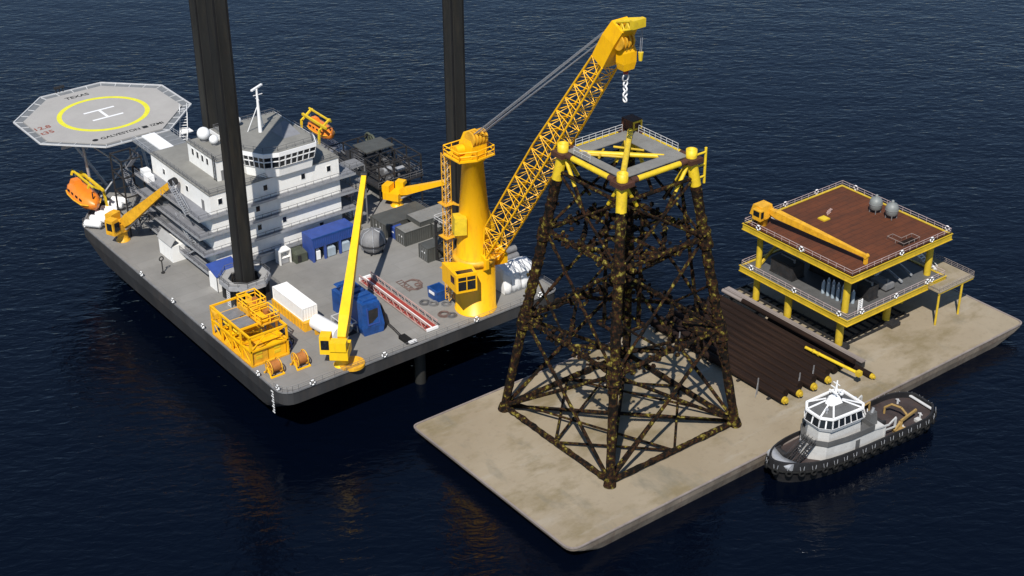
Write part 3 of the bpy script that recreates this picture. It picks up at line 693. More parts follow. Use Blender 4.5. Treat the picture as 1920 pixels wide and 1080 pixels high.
# winch house high on the left, cab low on the left
m = MB(); m.loft([[(cx - 5.3, cy - 1.0, 29.6), (cx - 3.2, cy - 2.1, 29.6), (cx - 2.0, cy + .6, 29.6), (cx - 4.2, cy + 1.4, 29.6)], [(cx - 5.0, cy - .8, 33.0), (cx - 3.0, cy - 1.9, 33.0), (cx - 1.9, cy + .6, 33.0), (cx - 3.9, cy + 1.5, 33.0)]]); m.build('winch_house', 'yel', MC)
m = MB(); m.loft([[(cx + 2.6, cy - 1.5, 28), (cx + 4.4, cy - 1.0, 28), (cx + 4.4, cy + 2, 28), (cx + 2.4, cy + 2, 28)], [(cx + 1.9, cy - 1.3, 33.6), (cx + 2.7, cy - .9, 33.6), (cx + 2.7, cy + 1.5, 33.6), (cx + 1.9, cy + 1.5, 33.6)]]); m.build('boom_winch', 'cyel', MC)
m = MB(); m.loft([[(cx - 8.00, cy - 5.0, 19.80), (cx - 4.00, cy - 6.2, 19.80), (cx - 2.60, cy - 2.0, 19.80), (cx - 6.90, cy + 1.2, 19.80)], [(cx - 8.00, cy - 5.0, 23.70), (cx - 4.00, cy - 6.2, 23.70), (cx - 2.60, cy - 2.0, 23.70), (cx - 6.90, cy + 1.2, 23.70)]]); cb = m.build('cab', 'cyel', MC)
a = Vector((cx - 8.00, cy - 5.0, 0)); b = Vector((cx - 4.00, cy - 6.2, 0)); nn = Vector((-(b - a).normalized().y * -1, 0, 0))
dd = (b - a).normalized(); no = Vector((dd.y, -dd.x, 0))
def panel(m, a, b, t0, t1, z0, z1, off, th=.03):
    d_ = (b - a); n_ = Vector((d_.y, -d_.x, 0)).normalized()
    p = a + d_ * t0 + n_ * off; q = a + d_ * t1 + n_ * off; r_ = n_ * th
    return m.add([(p.x, p.y, z0), (q.x, q.y, z0), ((q + r_).x, (q + r_).y, z0), ((p + r_).x, (p + r_).y, z0), (p.x, p.y, z1), (q.x, q.y, z1), ((q + r_).x, (q + r_).y, z1), ((p + r_).x, (p + r_).y, z1)], [(3, 2, 1, 0), (4, 5, 6, 7), (0, 1, 5, 4), (1, 2, 6, 5), (2, 3, 7, 6), (3, 0, 4, 7)])
m = MB(); panel(m, a, b, .1, .92, 20.30, 23.10, .005); m.build('windscreen', 'glass', cb)
m = MB(); panel(m, a, b, .48, .52, 20.30, 23.10, .04); panel(m, a, b, .1, .92, 22.20, 22.35, .04); m.build('window_frame', 'cyel', cb)
m = MB(); panel(m, Vector((cx - 6.90, cy + 1.2, 0)), a, .62, .88, 21.40, 22.90, .005); m.build('side_window', 'glass', cb)
m = MB(); m.add([(cx - 7.50, cy - 4.7, 23.72), (cx - 4.40, cy - 5.6, 23.72), (cx - 4.00, cy - 4.4, 23.72), (cx - 7.10, cy - 3.4, 23.72)], [(0, 1, 2, 3)]); m.build('roof_window', 'glass', cb)
# boom foot brackets
for bx in (cx - .6, cx + 3.8):
    m = MB(); m.loft([[(bx - .35, cy - 1.2, 20.5), (bx + .35, cy - 1.2, 20.5), (bx + .35, cy - 1.2, 26), (bx - .35, cy - 1.2, 26)], [(bx - .35, cy - 5.0, 22.6), (bx + .35, cy - 5.0, 22.6), (bx + .35, cy - 5.0, 24.6), (bx - .35, cy - 5.0, 24.6)]]); m.build('boom_bracket', 'cyel', MC)
m = MB(); m.lathe((cx, cy, 24.0), [(4.02, -1.3), (4.3, -1.25), (4.3, -.1), (3.8, 0)], 36); m.build('slew_ring', 'oyel', MC)
xL, xR = cx - .6, cx + 3.8
secs = [(0, [(xL, 210.2, 22.6), (xR, 210.2, 22.6), (xR, 209.8, 25.0), (xL, 209.8, 25.0)]),
        (.13, [(xL, 205.2, 29.9), (xR, 205.2, 29.9), (xR, 209.0, 31.2), (xL, 209.0, 31.2)]),
        (.55, [(xL, 190.4, 51.6), (xR, 190.4, 51.6), (xR, 194.2, 53.4), (xL, 194.2, 53.4)]),
        (1.0, [(xL + .3, 176.7, 72.6), (xR - .3, 176.7, 72.6), (xR - .3, 179.2, 73.9), (xL + .3, 179.2, 73.9)])]
m = MB(); lattice(m, secs, .19, .085, 15); bo = m.build('lattice_boom', 'cyel', MC)
m = MB()
m.loft([[(xL + .25, 176.6, 72.5), (xR - .25, 176.6, 72.5), (xR - .25, 179.3, 74.0), (xL + .25, 179.3, 74.0)],
        [(xL + .3, 173.9, 77.2), (xR - .3, 173.9, 77.2), (xR - .3, 176.9, 78.2), (xL + .3, 176.9, 78.2)],
        [(xL + .6, 172.4, 79.6), (xR - .6, 172.4, 79.6), (xR - .6, 175.0, 80.9), (xL + .6, 175.0, 80.9)]]); m.build('boom_head', 'cyel', MC)
m = MB(); secs = [(0, [(xL + .9, 174.2, 79.2), (xR - .9, 174.2, 79.2), (xR - .9, 174.2, 80.8), (xL + .9, 174.2, 80.8)]), (1, [(xL + 1.1, 170.6, 80.6), (xR - 1.1, 170.6, 80.6), (xR - 1.1, 170.6, 81.9), (xL + 1.1, 170.6, 81.9)])]
lattice(m, secs, .22, .14, 3); m.box(xL + .9, xR - .9, 170.2, 171.1, 80.6, 82.0); m.build('jib', 'yel', MC)
for i in range(4):
    m = MB(); m.tube((xL + .9 + i * .75, 173.8, 77.6), (xL + 1.2 + i * .75, 173.8, 77.6), 1.35, n=20); m.build('sheave', 'oyel', MC)
# pendants from the crown to the boom head, hoist ropes
for (p, q) in (((cx - .6, cy - 1, 48.9), (xL + .9, 177.3, 78.3)), ((cx - .2, cy - 1, 48.9), (xL + 1.3, 177.3, 78.3)), ((cx + .2, cy - 1, 48.7), (xL + 1.7, 177.3, 78.3)), ((cx + 1.3, cy - 1, 48.8), (xR - .9, 177.3, 78.1)), ((cx + 1.6, cy - 1, 48.6), (xR - .6, 177.3, 78.1))):
    m = MB(); m.tube(p, q, .085, n=5); m.build('pendant_rope', 'wire', MC)
hx, hy = 155.3, 174.0
for dx in (-.7, -.25, .25, .7):
    m = MB(); m.tube((hx + dx, hy - .1, 76.6), (hx + dx, hy - .1, 74.4), .07, n=5); m.build('hoist_rope', 'wire', MC)
for dx in (0, .35):
    m = MB(); m.tube((hx + .7 + dx, 171.4, 80.8), (hx + .7 + dx, 171.6, 75.8), .06, n=5); m.build('whip_rope', 'wire', MC)
m = MB(); m.tube((hx + .9, 171.6, 75.9), (hx + .9, 171.6, 74.5), .45, .3, n=10); m.build('whip_hook', 'yel', MC)
hb_ = T('hook_block', 'large yellow hook block with a white sling chain hanging over the jacket top', 'hook block', (hx, hy, 72.4))
m = MB(); m.loft([[(hx + dx * 1.05, hy + dy * .8, z) for dx, dy in ((-1, -1), (1, -1), (1, 1), (-1, 1))] for z in (72.6,)] + [[(hx + dx * 1.35, hy + dy * .95, 73.8) for dx, dy in ((-1, -1), (1, -1), (1, 1), (-1, 1))], [(hx + dx * 1.35, hy + dy * .95, 75.6) for dx, dy in ((-1, -1), (1, -1), (1, 1), (-1, 1))], [(hx + dx * 1.0, hy + dy * .7, 76.6) for dx, dy in ((-1, -1), (1, -1), (1, 1), (-1, 1))]]); m.build('body', 'cyel', hb_)
for i in range(3):
    m = MB(); m.tube((hx - .9 + i * .75, hy, 76.2), (hx - .6 + i * .75, hy, 76.2), .95, n=18); m.build('sheave', 'oyel', hb_)
m = MB(); m.tube((hx, hy, 72.7), (hx, hy, 71.8), .55, .4, n=12); m.build('swivel', 'red', hb_)
m = MB()
m.torus((hx, hy, 71.1), .62, .15, 'y', 16, 6)
m.build('shackle', 'steel', hb_)
for i in range(4):
    m = MB(); m.torus((hx, hy, 70.1 - i * .92), .4, .15, 'y' if i % 2 == 0 else 'x', 14, 6); m.build('chain_link', 'bright', hb_)
text_part('lettering', 'HAM', 1.1, 'textr', MC, (cx + 1.6 - 1.3, cy - 3.83, 27.2), (R(90 - 9), 0, R(8)), .02)
text_part('lettering', '7271', 1.0, 'textr', MC, (xL - .37, 210.6, 24.0), (R(90), 0, R(-90)), .02)

# ---- raft canisters
def dcyl(m, a, b, r, n=14):
    a, b = Vector(a), Vector(b); d = (b - a).normalized()
    m.tube(a, b, r, n=n, caps=False); m.tube(a - d * r * .35, a, r * .6, r, n=n); m.tube(b, b + d * r * .35, r, r * .6, n=n); return m
RG = 'white life raft canisters along the bow edge'
rt_ = None
for i in range(6):
    x, y = 108.1 + i * 1.9, 291.3 + i * 1.45
    lab = ['life raft canister nearest the deck corner, leftmost of the white row', 'second white raft canister from the left corner', 'third white raft canister from the left, behind the crane cab', 'fourth white raft canister from the left corner', 'fifth white raft canister, last but one of the row', 'life raft canister at the far upper end of the white row'][i]
    if rt_ is None:
        rt_ = T('life_raft_canister', lab, 'life raft', (x, y, ZD), RG)
        m = MB(); dcyl(m, (x - 1.1, y + 1.3, ZD + 1.35), (x + 1.1, y - 1.3, ZD + 1.35), .8); m.build('shell', 'bright', rt_)
        m = MB(); m.bar((x - .8, y + .9, ZD), (x - .8, y + .9, ZD + .7), .5, .2); m.bar((x + .8, y - .9, ZD), (x + .8, y - .9, ZD + .7), .5, .2); m.bar((x - .8, y + .9, ZD + .45), (x + .8, y - .9, ZD + .45), .2); m.build('cradle', 'grey', rt_)
    else: dup(rt_, (x, y, ZD), 0, lab)

# ---- lifeboats and davits
def lifeboat(x, y, z, ln, label, rz=0):
    t = T('lifeboat', label, 'lifeboat', (x, y, z), rz=rz)
    W = 1.9
    def ring(u, w_, z0, z1, zt, wt):
        yy = u * ln / 2
        return [(0, yy, z0), (w_ * .7, yy, z0 + (z1 - z0) * .35), (w_, yy, z1), (w_ * .97, yy, z1 + .15), (wt, yy, zt - .35), (wt * .55, yy, zt), (-wt * .55, yy, zt), (-wt, yy, zt - .35), (-w_ * .97, yy, z1 + .15), (-w_, yy, z1), (-w_ * .7, yy, z0 + (z1 - z0) * .35)]
    hull_r = [ring(-1, .25, 1.2, 1.7, 2.0, .15), ring(-.9, 1.0, .45, 1.55, 2.4, .75), ring(-.6, 1.75, .1, 1.4, 3.0, 1.45), ring(0, W, 0, 1.3, 3.3, 1.6), ring(.55, 1.75, .05, 1.35, 3.3, 1.5), ring(.85, 1.4, .2, 1.4, 2.9, 1.15), ring(1, .9, .5, 1.5, 2.4, .7)]
    m = MB(); m.loft(hull_r, True); m.build('hull', 'orange', t, local=True)
    for s in (-1, 1):
        pts = [(s * 1.02, -.9 * ln / 2, 1.7), (s * 1.8, -.6 * ln / 2, 1.55), (s * 1.96, 0, 1.45), (s * 1.82, .55 * ln / 2, 1.5), (s * 1.45, .85 * ln / 2, 1.55)]
        m = MB(); m.path(pts, .14); m.build('fender_rail', 'oyel', t, local=True)
    m = MB(); m.loft([[(-.8, ln * .18, 3.2), (.8, ln * .18, 3.2), (.8, ln * .40, 3.0), (-.8, ln * .40, 3.0)], [(-.6, ln * .2, 4.0), (.6, ln * .2, 4.0), (.6, ln * .36, 3.9), (-.6, ln * .36, 3.9)]]); m.build('helm_cupola', 'orange', t, local=True)
    for s in (-1, 1):
        m = MB()
        for k in range(4): m.box(min(s * 1.6, s * 1.74), max(s * 1.6, s * 1.74), -ln * .3 + k * 1.6, -ln * .3 + k * 1.6 + .8, 2.1, 2.5)
        m.build('window_strip', 'glass', t, local=True)
    for k in (-.42, .42):
        m = MB(); m.tube((0, k * ln, 2.7), (0, k * ln, 3.7), .12, n=6); m.build('lifting_hook', 'dark', t, local=True)
    return t
lb1_ = lifeboat(110.3, 300.2, 14.0, 9.6, 'orange enclosed lifeboat hanging outboard below the helideck on the left')
lb1_.scale = (1.28, 1.28, 1.2)
lifeboat(168.9, 296.8, 15.6, 9.6, 'orange enclosed lifeboat seen behind the right end of the accommodation block')
def davit(x, y, z, sx, ln, label):
    t = T('lifeboat_davit', label, 'davit', (x, y, z))
    for k in (-1, 1):
        yy = y + k * ln * .42
        m = MB(); m.bar((x + sx * 3, yy, z), (x + sx * 2.4, yy, z + 6.2), .45, .45, (0, 1, 0)); m.bar((x + sx * 2.4, yy, z + 6.0), (x - sx * .6, yy, z + 8.2), .4, .45, (0, 1, 0)); m.bar((x - sx * .6, yy, z + 8.2), (x - sx * .9, yy, z + 7.4), .35, .35, (0, 1, 0)); m.build('arm', 'yel', t)
        m = MB(); m.tube((x - sx * .1, yy, z + 7.8), (x, yy, z + 6.3), .05, n=4); m.build('fall_rope', 'wire', t)
    m = MB(); m.bar((x + sx * 1.6, y - ln * .62, z + 7.0), (x + sx * 1.6, y + ln * .5, z + 7.2), .5, .5); m.bar((x - sx * .3, y - ln * .55, z + 8.0), (x - sx * .3, y + ln * .5, z + 8.2), .35, .35); m.build('top_beam', 'yel', t)
    m = MB(); m.tube((x + sx * 3.4, y - 1, z + .8), (x + sx * 3.4, y + 1, z + .8), .6, n=12); m.box(x + sx * 3.4 - .7, x + sx * 3.4 + .7, y - 1.3, y + 1.3, z, z + .35); m.build('winch', 'dark', t)
    return t
davit(110.8, 300.4, ZD, 1, 10.5, 'yellow twin-arm davit over the orange lifeboat below the helideck')
davit(168.4, 296.8, ZD + 1.0, -1, 9.6, 'yellow davit over the orange lifeboat behind the accommodation block')
bp_ = T('boat_platform', 'pale railed platform carrying the far lifeboat at the right rear edge', 'platform', (169, 294, ZD))
m = MB(); m.box(162, 171.5, 290.2, 305.5, ZD + .5, ZD + 1.0); m.build('floor', 'walk', bp_)
m = MB(); m.rail([(171.4, 305, 13), (171.4, 290.3, 13), (162.5, 290.3, 13)], 1.2, .09, 1.5, (1, .66, .33)); m.build('railing', 'bright', bp_)
m = MB()
for y in (291, 295, 299, 303): m.bar((170.2, y, 9), (171.3, y, 12.5), .3)
m.build('bracket', 'grey', bp_)

# ---- containers and boxes
def container(x0, x1, y0, y1, z0, h, side, top, label, cat='container', group=None, name='shipping_container', doors='y', patches=True):
    cxm, cym = (x0 + x1) / 2, (y0 + y1) / 2
    t = T(name, label, cat, (cxm, cym, z0), group)
    m = MB()
    # corrugated walls
    def corr(ax, c, a0, a1, out):
        n = max(4, int(abs(a1 - a0) / .28)); pts = []
        for i in range(n + 1):
            u = a0 + (a1 - a0) * i / n; o = out * (.05 if i % 2 else .0)
            pts.append((c + o, u) if ax == 'x' else (u, c + o))
        vs = [(p[0], p[1], z0 + .12) for p in pts] + [(p[0], p[1], z0 + h - .12) for p in pts]; k = n + 1
        m.add(vs, [(i, i + 1, k + i + 1, k + i) for i in range(n)])
    corr('x', x0 + .04, y0 + .1, y1 - .1, 1); corr('x', x1 - .04, y0 + .1, y1 - .1, -1); corr('y', y0 + .04, x0 + .1, x1 - .1, 1); corr('y', y1 - .04, x0 + .1, x1 - .1, -1)
    m.build('wall', side, t)
    m = MB(); m.box(x0 + .02, x1 - .02, y0 + .02, y1 - .02, z0 + h - .1, z0 + h - .02); m.build('roof', top, t)
    m = MB()
    for x in (x0, x1 - .16):
        for y in (y0, y1 - .16): m.box(x, x + .16, y, y + .16, z0, z0 + h)
    for z in (z0, z0 + h - .14):
        for y in (y0 + .01, y1 - .13): m.box(x0 + .16, x1 - .16, y, y + .12, z, z + .14)
        for x in (x0 + .01, x1 - .13): m.box(x, x + .12, y0 + .16, y1 - .16, z, z + .14)
    m.build('frame', side, t)
    if doors == 'x':
        m = MB()
        for k in range(4): yy = y0 + (y1 - y0) * (.2 + .2 * k); m.box(x0 - .04, x0 + .0, yy - .03, yy + .03, z0 + .15, z0 + h - .15)
        m.build('lock_rod', 'steel', t)
    if patches:
        for k in (.35, .6):
            yy = y0 + (y1 - y0) * k
            m = MB(); m.box(x0 - .03, x0 - .001, yy - .14, yy + .14, z0 + h * .55, z0 + h * .55 + .3); m.build('placard', 'bright', t)
    return t
GC = 'grey containers along the right side of the deck'
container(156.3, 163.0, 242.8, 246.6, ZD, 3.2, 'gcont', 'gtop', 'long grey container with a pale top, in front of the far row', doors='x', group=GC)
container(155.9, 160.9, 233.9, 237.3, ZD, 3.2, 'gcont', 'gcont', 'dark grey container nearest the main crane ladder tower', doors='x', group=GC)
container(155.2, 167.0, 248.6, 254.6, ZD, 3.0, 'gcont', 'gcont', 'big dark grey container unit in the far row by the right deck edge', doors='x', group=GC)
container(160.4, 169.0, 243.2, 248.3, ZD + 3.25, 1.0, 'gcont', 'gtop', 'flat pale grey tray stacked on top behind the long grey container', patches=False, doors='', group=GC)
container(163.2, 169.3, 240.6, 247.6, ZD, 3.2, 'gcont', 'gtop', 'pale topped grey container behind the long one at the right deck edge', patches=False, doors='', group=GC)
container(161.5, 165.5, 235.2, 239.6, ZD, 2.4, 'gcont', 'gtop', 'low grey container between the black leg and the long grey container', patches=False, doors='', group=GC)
container(156.4, 158.8, 249.0 - 2.1, 248.5, ZD, 2.5, 'blue', 'blue', 'small dark blue box tucked between two grey containers', patches=True, doors='')
container(151.9, 154.3, 257.3, 259.6, ZD, 3.4, 'white', 'white', 'small white box beyond the raised boom near the block corner', patches=False, doors='')
# blue container on stilts with white tanks under it
bf = T('blue_lift_frame', 'bright blue long container raised on legs in front of the accommodation block', 'container', (142, 250.4, ZD))
m = MB(); m.box(137.4, 147.8, 248.6, 252.8, ZD + 3.1, ZD + 5.5); m.build('body', 'blue', bf)
m = MB()
for i in range(24): m.bar((137.7 + i * .43, 248.56, ZD + 3.2), (137.7 + i * .43, 248.56, ZD + 5.4), .12, .08)
m.box(137.3, 147.9, 248.5, 248.58, ZD + 5.2, ZD + 5.55); m.build('ribs', 'navy', bf)
for x, y in ((137.6, 248.8), (140.4, 248.8), (144.0, 248.8), (147.6, 248.8), (137.6, 252.6), (147.6, 252.6)):
    m = MB(); m.box(x - .22, x + .22, y - .22, y + .22, ZD, ZD + 3.1); m.build('leg', 'blue', bf)
m = MB(); m.box(137.4, 138.2, 249.2, 252.4, ZD + .1, ZD + 3.08); m.build('end_panel', 'blue', bf)
GW = 'white tanks under the blue container'
for i, (x, y, lab) in enumerate(((138.9, 250.0, 'leftmost pale tank under the blue container'), (141.9, 249.7, 'middle pale tank under the blue container'), (145.4, 249.7, 'rightmost pale tank under the blue container'))):
    t = T('storage_tank', lab, 'tank', (x, y, ZD), GW)
    m = MB(); w_ = .5 if i == 0 else .95; m.loft([[(x + a * w_, y + b * .95, z) for a, b in ((-1, -1), (1, -1), (1, 1), (-1, 1))] for z in (ZD + .15, ZD + 2.0)] + [[(x + a * w_ * .6, y + b * .6, ZD + 2.5) for a, b in ((-1, -1), (1, -1), (1, 1), (-1, 1))]]); m.build('body', 'bright' if i == 0 else 'cyl', t)
    m = MB(); m.tube((x, y, ZD + 2.5), (x, y, ZD + 2.8), .25, n=10); m.build('cap', 'dark', t)
# green box and locker beside it
gb = T('winch_cabinet', 'small dark green cabinet left of the blue container', 'cabinet', (136, 251.5, ZD))
m = MB(); m.loft([[(134.3, 250.3, ZD), (137.0, 250.3, ZD), (137.0, 253.0, ZD), (134.3, 253.0, ZD)], [(134.3, 250.3, ZD + 2.0), (137.0, 250.3, ZD + 2.0), (137.0, 253.0, ZD + 2.0), (134.3, 253.0, ZD + 2.0)], [(134.6, 251.2, ZD + 2.6), (136.7, 251.2, ZD + 2.6), (136.7, 252.8, ZD + 2.6), (134.6, 252.8, ZD + 2.6)]]); m.build('body', 'green', gb)
m = MB(); m.box(134.7, 135.5, 250.22, 250.29, ZD + .3, ZD + 1.7); m.build('door', 'dark', gb)
gb = T('open_locker', 'pale open-fronted locker standing left of the green cabinet', 'locker', (132.8, 252.7, ZD))
m = MB(); m.box(131.4, 131.6, 251.7, 253.8, ZD, ZD + 2.9); m.box(133.8, 134.0, 251.7, 253.8, ZD, ZD + 2.9); m.box(131.4, 134.0, 251.7, 253.8, ZD + 2.92, ZD + 3.1); m.box(131.6, 133.8, 253.6, 253.78, ZD, ZD + 2.9); m.box(131.62, 133.78, 251.9, 253.58, ZD + 1.3, ZD + 1.4); m.build('body', 'white', gb)
m = MB(); m.box(131.8, 133.5, 252.0, 253.4, ZD + .1, ZD + 1.2); m.build('bin', 'steel', gb)
# spherical shrouded unit
su = T('domed_separator', 'grey rounded pressure vessel with ribs standing right of the raised yellow boom', 'pressure vessel', (149.8, 245.0, ZD))
m = MB(); m.lathe((149.8, 245.2, ZD), [(1.3, .2), (2.3, 1.0), (2.75, 2.3), (2.6, 3.6), (1.9, 4.7), (.6, 5.2)], 22); m.build('shell', 'grey', su)
for k in range(6):
    m = MB(); a = 2 * PI * k / 6; pts = [(149.8 + r * math.cos(a), 245.2 + r * math.sin(a), ZD + z) for r, z in ((2.4, 1.0), (2.85, 2.3), (2.7, 3.6), (2.0, 4.75), (.6, 5.3))]; m.path(pts, .09); m.build('rib', 'steel', su)
m = MB(); m.torus((149.8, 245.2, ZD + 2.3), 2.85, .14, 'z', 24, 6); m.build('girth_ring', 'dark', su)
m = MB()
for a in (0, 90, 180, 270): m.bar((149.8 + 2 * math.cos(R(a + 45)), 245.2 + 2 * math.sin(R(a + 45)), ZD), (149.8 + 2 * math.cos(R(a + 45)), 245.2 + 2 * math.sin(R(a + 45)), ZD + 1.4), .25)
m.build('skirt_leg', 'dark', su)

# white container on yellow base, white cylinder
wc = container(121.7, 125.0, 226.2, 237.6, ZD + 1.9, 2.7, 'white', 'bright', 'long bright white container sitting on a yellow base frame', doors='', patches=False)
m = MB(); m.box(121.5, 125.2, 225.4, 237.9, ZD, ZD + 1.85); yb = m.build('base_frame', 'oyel', wc)
for i in range(10):
    m = MB(); m.box(121.42, 121.49, 226 + i * 1.2, 226.15 + i * 1.2, ZD, ZD + 1.85); m.build('stiffener', 'cyel', yb)
wt = T('white_cylinder_tank', 'white horizontal cylinder tank behind the cab of the near crane', 'tank', (124.4, 221.4, ZD))
m = MB(); m.tube((123.6, 224.8, ZD + 2.0), (124.6, 217.8, ZD + 2.0), 1.5, n=22); m.build('shell', 'bright', wt)
for p in ((123.8, 223.4), (124.4, 219.2)):
    m = MB(); m.box(p[0] - 1.2, p[0] + 1.2, p[1] - .25, p[1] + .25, ZD, ZD + 1.1); m.build('saddle', 'oyel', wt)
pf = T('pump_unit', 'small white and grey pump unit between the white tank and blue machine', 'pump', (128, 221, ZD))
m = MB()
for x in (126.6, 129.3):
    for y in (219, 224): m.bar((x, y, ZD), (x, y, ZD + 2.4), .16)
for y in (219, 224): m.bar((126.6, y, ZD + 2.4), (129.3, y, ZD + 2.4), .16)
for x in (126.6, 129.3): m.bar((x, 219, ZD + 2.4), (x, 224, ZD + 2.4), .16)
m.build('frame', 'rail', pf)
m = MB(); m.tube((127.9, 219.6, ZD + 1), (127.9, 221.6, ZD + 1), .7, n=12); m.box(127.1, 128.8, 222, 223.6, ZD + .2, ZD + 1.7); m.build('pump', 'grey', pf)
m = MB(); m.box(126.7, 129.2, 219.1, 223.9, ZD + .02, ZD + .2); m.build('skid', 'dark', pf)

# ---- orange-yellow equipment skid
sk_ = T('hydraulic_power_skid', 'orange-yellow open frame skid with railed top decks near the deck corner', 'equipment skid', (112.5, 228.5, ZD))
sx0, sx1, sy0, sy1 = 107.2, 115.1, 220.2, 235.4
HM, HT_ = 3.3, 6.3
m = MB(); m.box(sx0, sx1, sy0, sy1, ZD + .01, ZD + .35); m.build('base', 'oyel', sk_)
ys_ = (sy0 + .15, 224.0, 227.8, 231.6, sy1 - .15)
m = MB()
for x in (sx0 + .15, sx1 - .15):
    for y in ys_: m.bar((x, y, ZD + .3), (x, y, ZD + HT_), .34)
    for y0, y1 in zip(ys_[:-1], ys_[1:]): m.bar((x, y0, ZD + .4), (x, y1, ZD + HM), .16); m.bar((x, y1, ZD + HM), (x, y0, ZD + HT_ - .1), .16)
for z in (ZD + HM, ZD + HT_):
    for x in (sx0 + .15, sx1 - .15): m.bar((x, sy0, z), (x, sy1, z), .38)
    for y in ys_: m.bar((sx0, y, z), (sx1, y, z), .34)
m.bar((sx0, sy0 + .15, ZD + HM), ((sx0 + sx1) / 2, sy0 + .15, ZD + HT_), .18); m.bar((sx1, sy0 + .15, ZD + HM), ((sx0 + sx1) / 2, sy0 + .15, ZD + HT_), .18)
m.build('frame', 'cyel', sk_)
m = MB(); m.box(sx0 + .4, sx0 + 3.7, sy0 + .4, 224.2, ZD + .36, ZD + 3.0); m.build('power_unit', 'oyel', sk_)
m = MB(); m.box(sx0 + 3.9, sx1 - .4, sy0 + .4, 225.0, ZD + .36, ZD + 3.1); m.build('power_unit', 'cyel', sk_)
for i, y in enumerate((225.6, 228.0, 230.4, 232.8)):
    m = MB(); m.tube((sx0 + .8, y, ZD + 1.5), (sx0 + 3.4, y, ZD + 1.5), .9, n=12); m.tube((sx0 + 2, y, ZD + 1.5), (sx0 + 2, y, ZD + 3.2), .3, n=8); m.build('motor', 'cyel', sk_)
m = MB()
for i in range(7):
    y = 225.6 + i * 1.35; m.tube((sx1 - 2.6, y, ZD + .4), (sx1 - 2.6, y, ZD + 3.6), .18, n=6); m.tube((sx1 - 2.6, y, ZD + 3.0), (sx1 - .8, y, ZD + 2.4), .16, n=6); m.torus((sx1 - 2.6, y, ZD + 3.7), .34, .07, 'z', 10, 4)
m.tube((sx0 + 3.9, 225, ZD + 1.2), (sx0 + 3.9, 235, ZD + 1.2), .28, n=8); m.tube((sx1 - .9, 225, ZD + .9), (sx1 - .9, 235, ZD + .9), .32, n=8); m.tube((sx0 + .9, 224.5, ZD + 4.3), (sx0 + .9, 235, ZD + 4.3), .22, n=8)
for y in (226, 228.4, 230.6): m.tube((sx0 + .9, y, ZD + 4.3), (sx1 - 2.6, y, ZD + 3.4), .16, n=6)
m.build('pipework', 'yel', sk_)
for (a0, a1, b0, b1) in ((sx0 + .3, sx0 + 3.6, 224.2, 227.6), (sx0 + .3, sx0 + 3.6, 228.2, 231.4)):
    m = MB(); m.box(a0, a1, b0, b1, ZD + HT_ + .2, ZD + HT_ + .3); m.build('grating', 'grey', sk_)
m = MB(); m.box(sx0 + 3.8, sx1 - .1, 222.4, 226.6, ZD + HT_ + .2, ZD + HT_ + .4); m.build('upper_floor', 'oyel', sk_)
m = MB(); m.box(sx0 + 3.8, sx1 - .1, 227.2, 231.6, ZD + HT_ + .2, ZD + HT_ + 1.2); m.build('tank_top', 'oyel', sk_)
m = MB(); m.rail([(sx0 + 3.9, 222.5, ZD + HT_ + .4), (sx1 - .2, 222.5, ZD + HT_ + .4), (sx1 - .2, 226.5, ZD + HT_ + .4), (sx0 + 3.9, 226.5, ZD + HT_ + .4)], 1.7, .14, 1.4, closed=True); m.build('railing', 'cyel', sk_)
m = MB(); m.rail([(sx0 + 3.9, 227.3, ZD + HT_ + 1.2), (sx1 - .2, 227.3, ZD + HT_ + 1.2), (sx1 - .2, 231.5, ZD + HT_ + 1.2), (sx0 + 3.9, 231.5, ZD + HT_ + 1.2)], 1.7, .14, 1.4, closed=True); m.build('railing', 'cyel', sk_)
for y in (223.5, 225.4, 229.4):
    z = ZD + HT_ + (.4 if y < 227 else 1.2)
    m = MB(); m.tube((sx1 - 1.4, y, z), (sx1 - 1.4, y, z + 1.0), .55, n=10); m.build('accumulator', 'reel', sk_)
m = MB(); m.box(sx0 + 4.2, sx0 + 5.6, 223.0, 225.9, ZD + HT_ + .41, ZD + HT_ + 1.3); m.build('control_box', 'cyel', sk_)
m = MB(); m.tube((sx0 - .1, 232.2, ZD + 5.6), (sx0 + .6, 235.6, ZD + 5.6), .6, n=8); m.bar((sx0 + .2, 231.8, ZD + 4.6), (sx0 + .6, 235.2, ZD + 4.6), .9, .6); m.build('hose_boom', 'oyel', sk_)
for zz in (1.2, 2.2):
    m = MB(); m.box(sx0 + 1.2, sx0 + 2.5, sy0 + .32, sy0 + .38, ZD + zz, ZD + zz + .6); m.build('vent', 'yel', sk_)
    m = MB(); m.box(sx0 + 5.0, sx0 + 6.3, sy0 + .32, sy0 + .38, ZD + zz, ZD + zz + .6); m.build('vent', 'yel', sk_)
# dark hose bundle right of the skid
hs = T('hose_rack', 'dark blue-black hose rack leaning on the right side of the orange skid', 'hose rack', (116.2, 224.5, ZD))
m = MB()
for i in range(5): m.torus((116.4, 222.2 + i * .9, ZD + 1.2), .85, .16, 'y', 14, 5)
m.build('hose', 'dark', hs)
m = MB(); m.bar((116.4, 221.6, ZD + 1.2), (116.4, 226.4, ZD + 1.2), .3); m.bar((116.4, 221.6, ZD), (116.4, 221.6, ZD + 1.2), .2); m.bar((116.4, 226.4, ZD), (116.4, 226.4, ZD + 1.2), .2); m.build('axle', 'blue', hs)

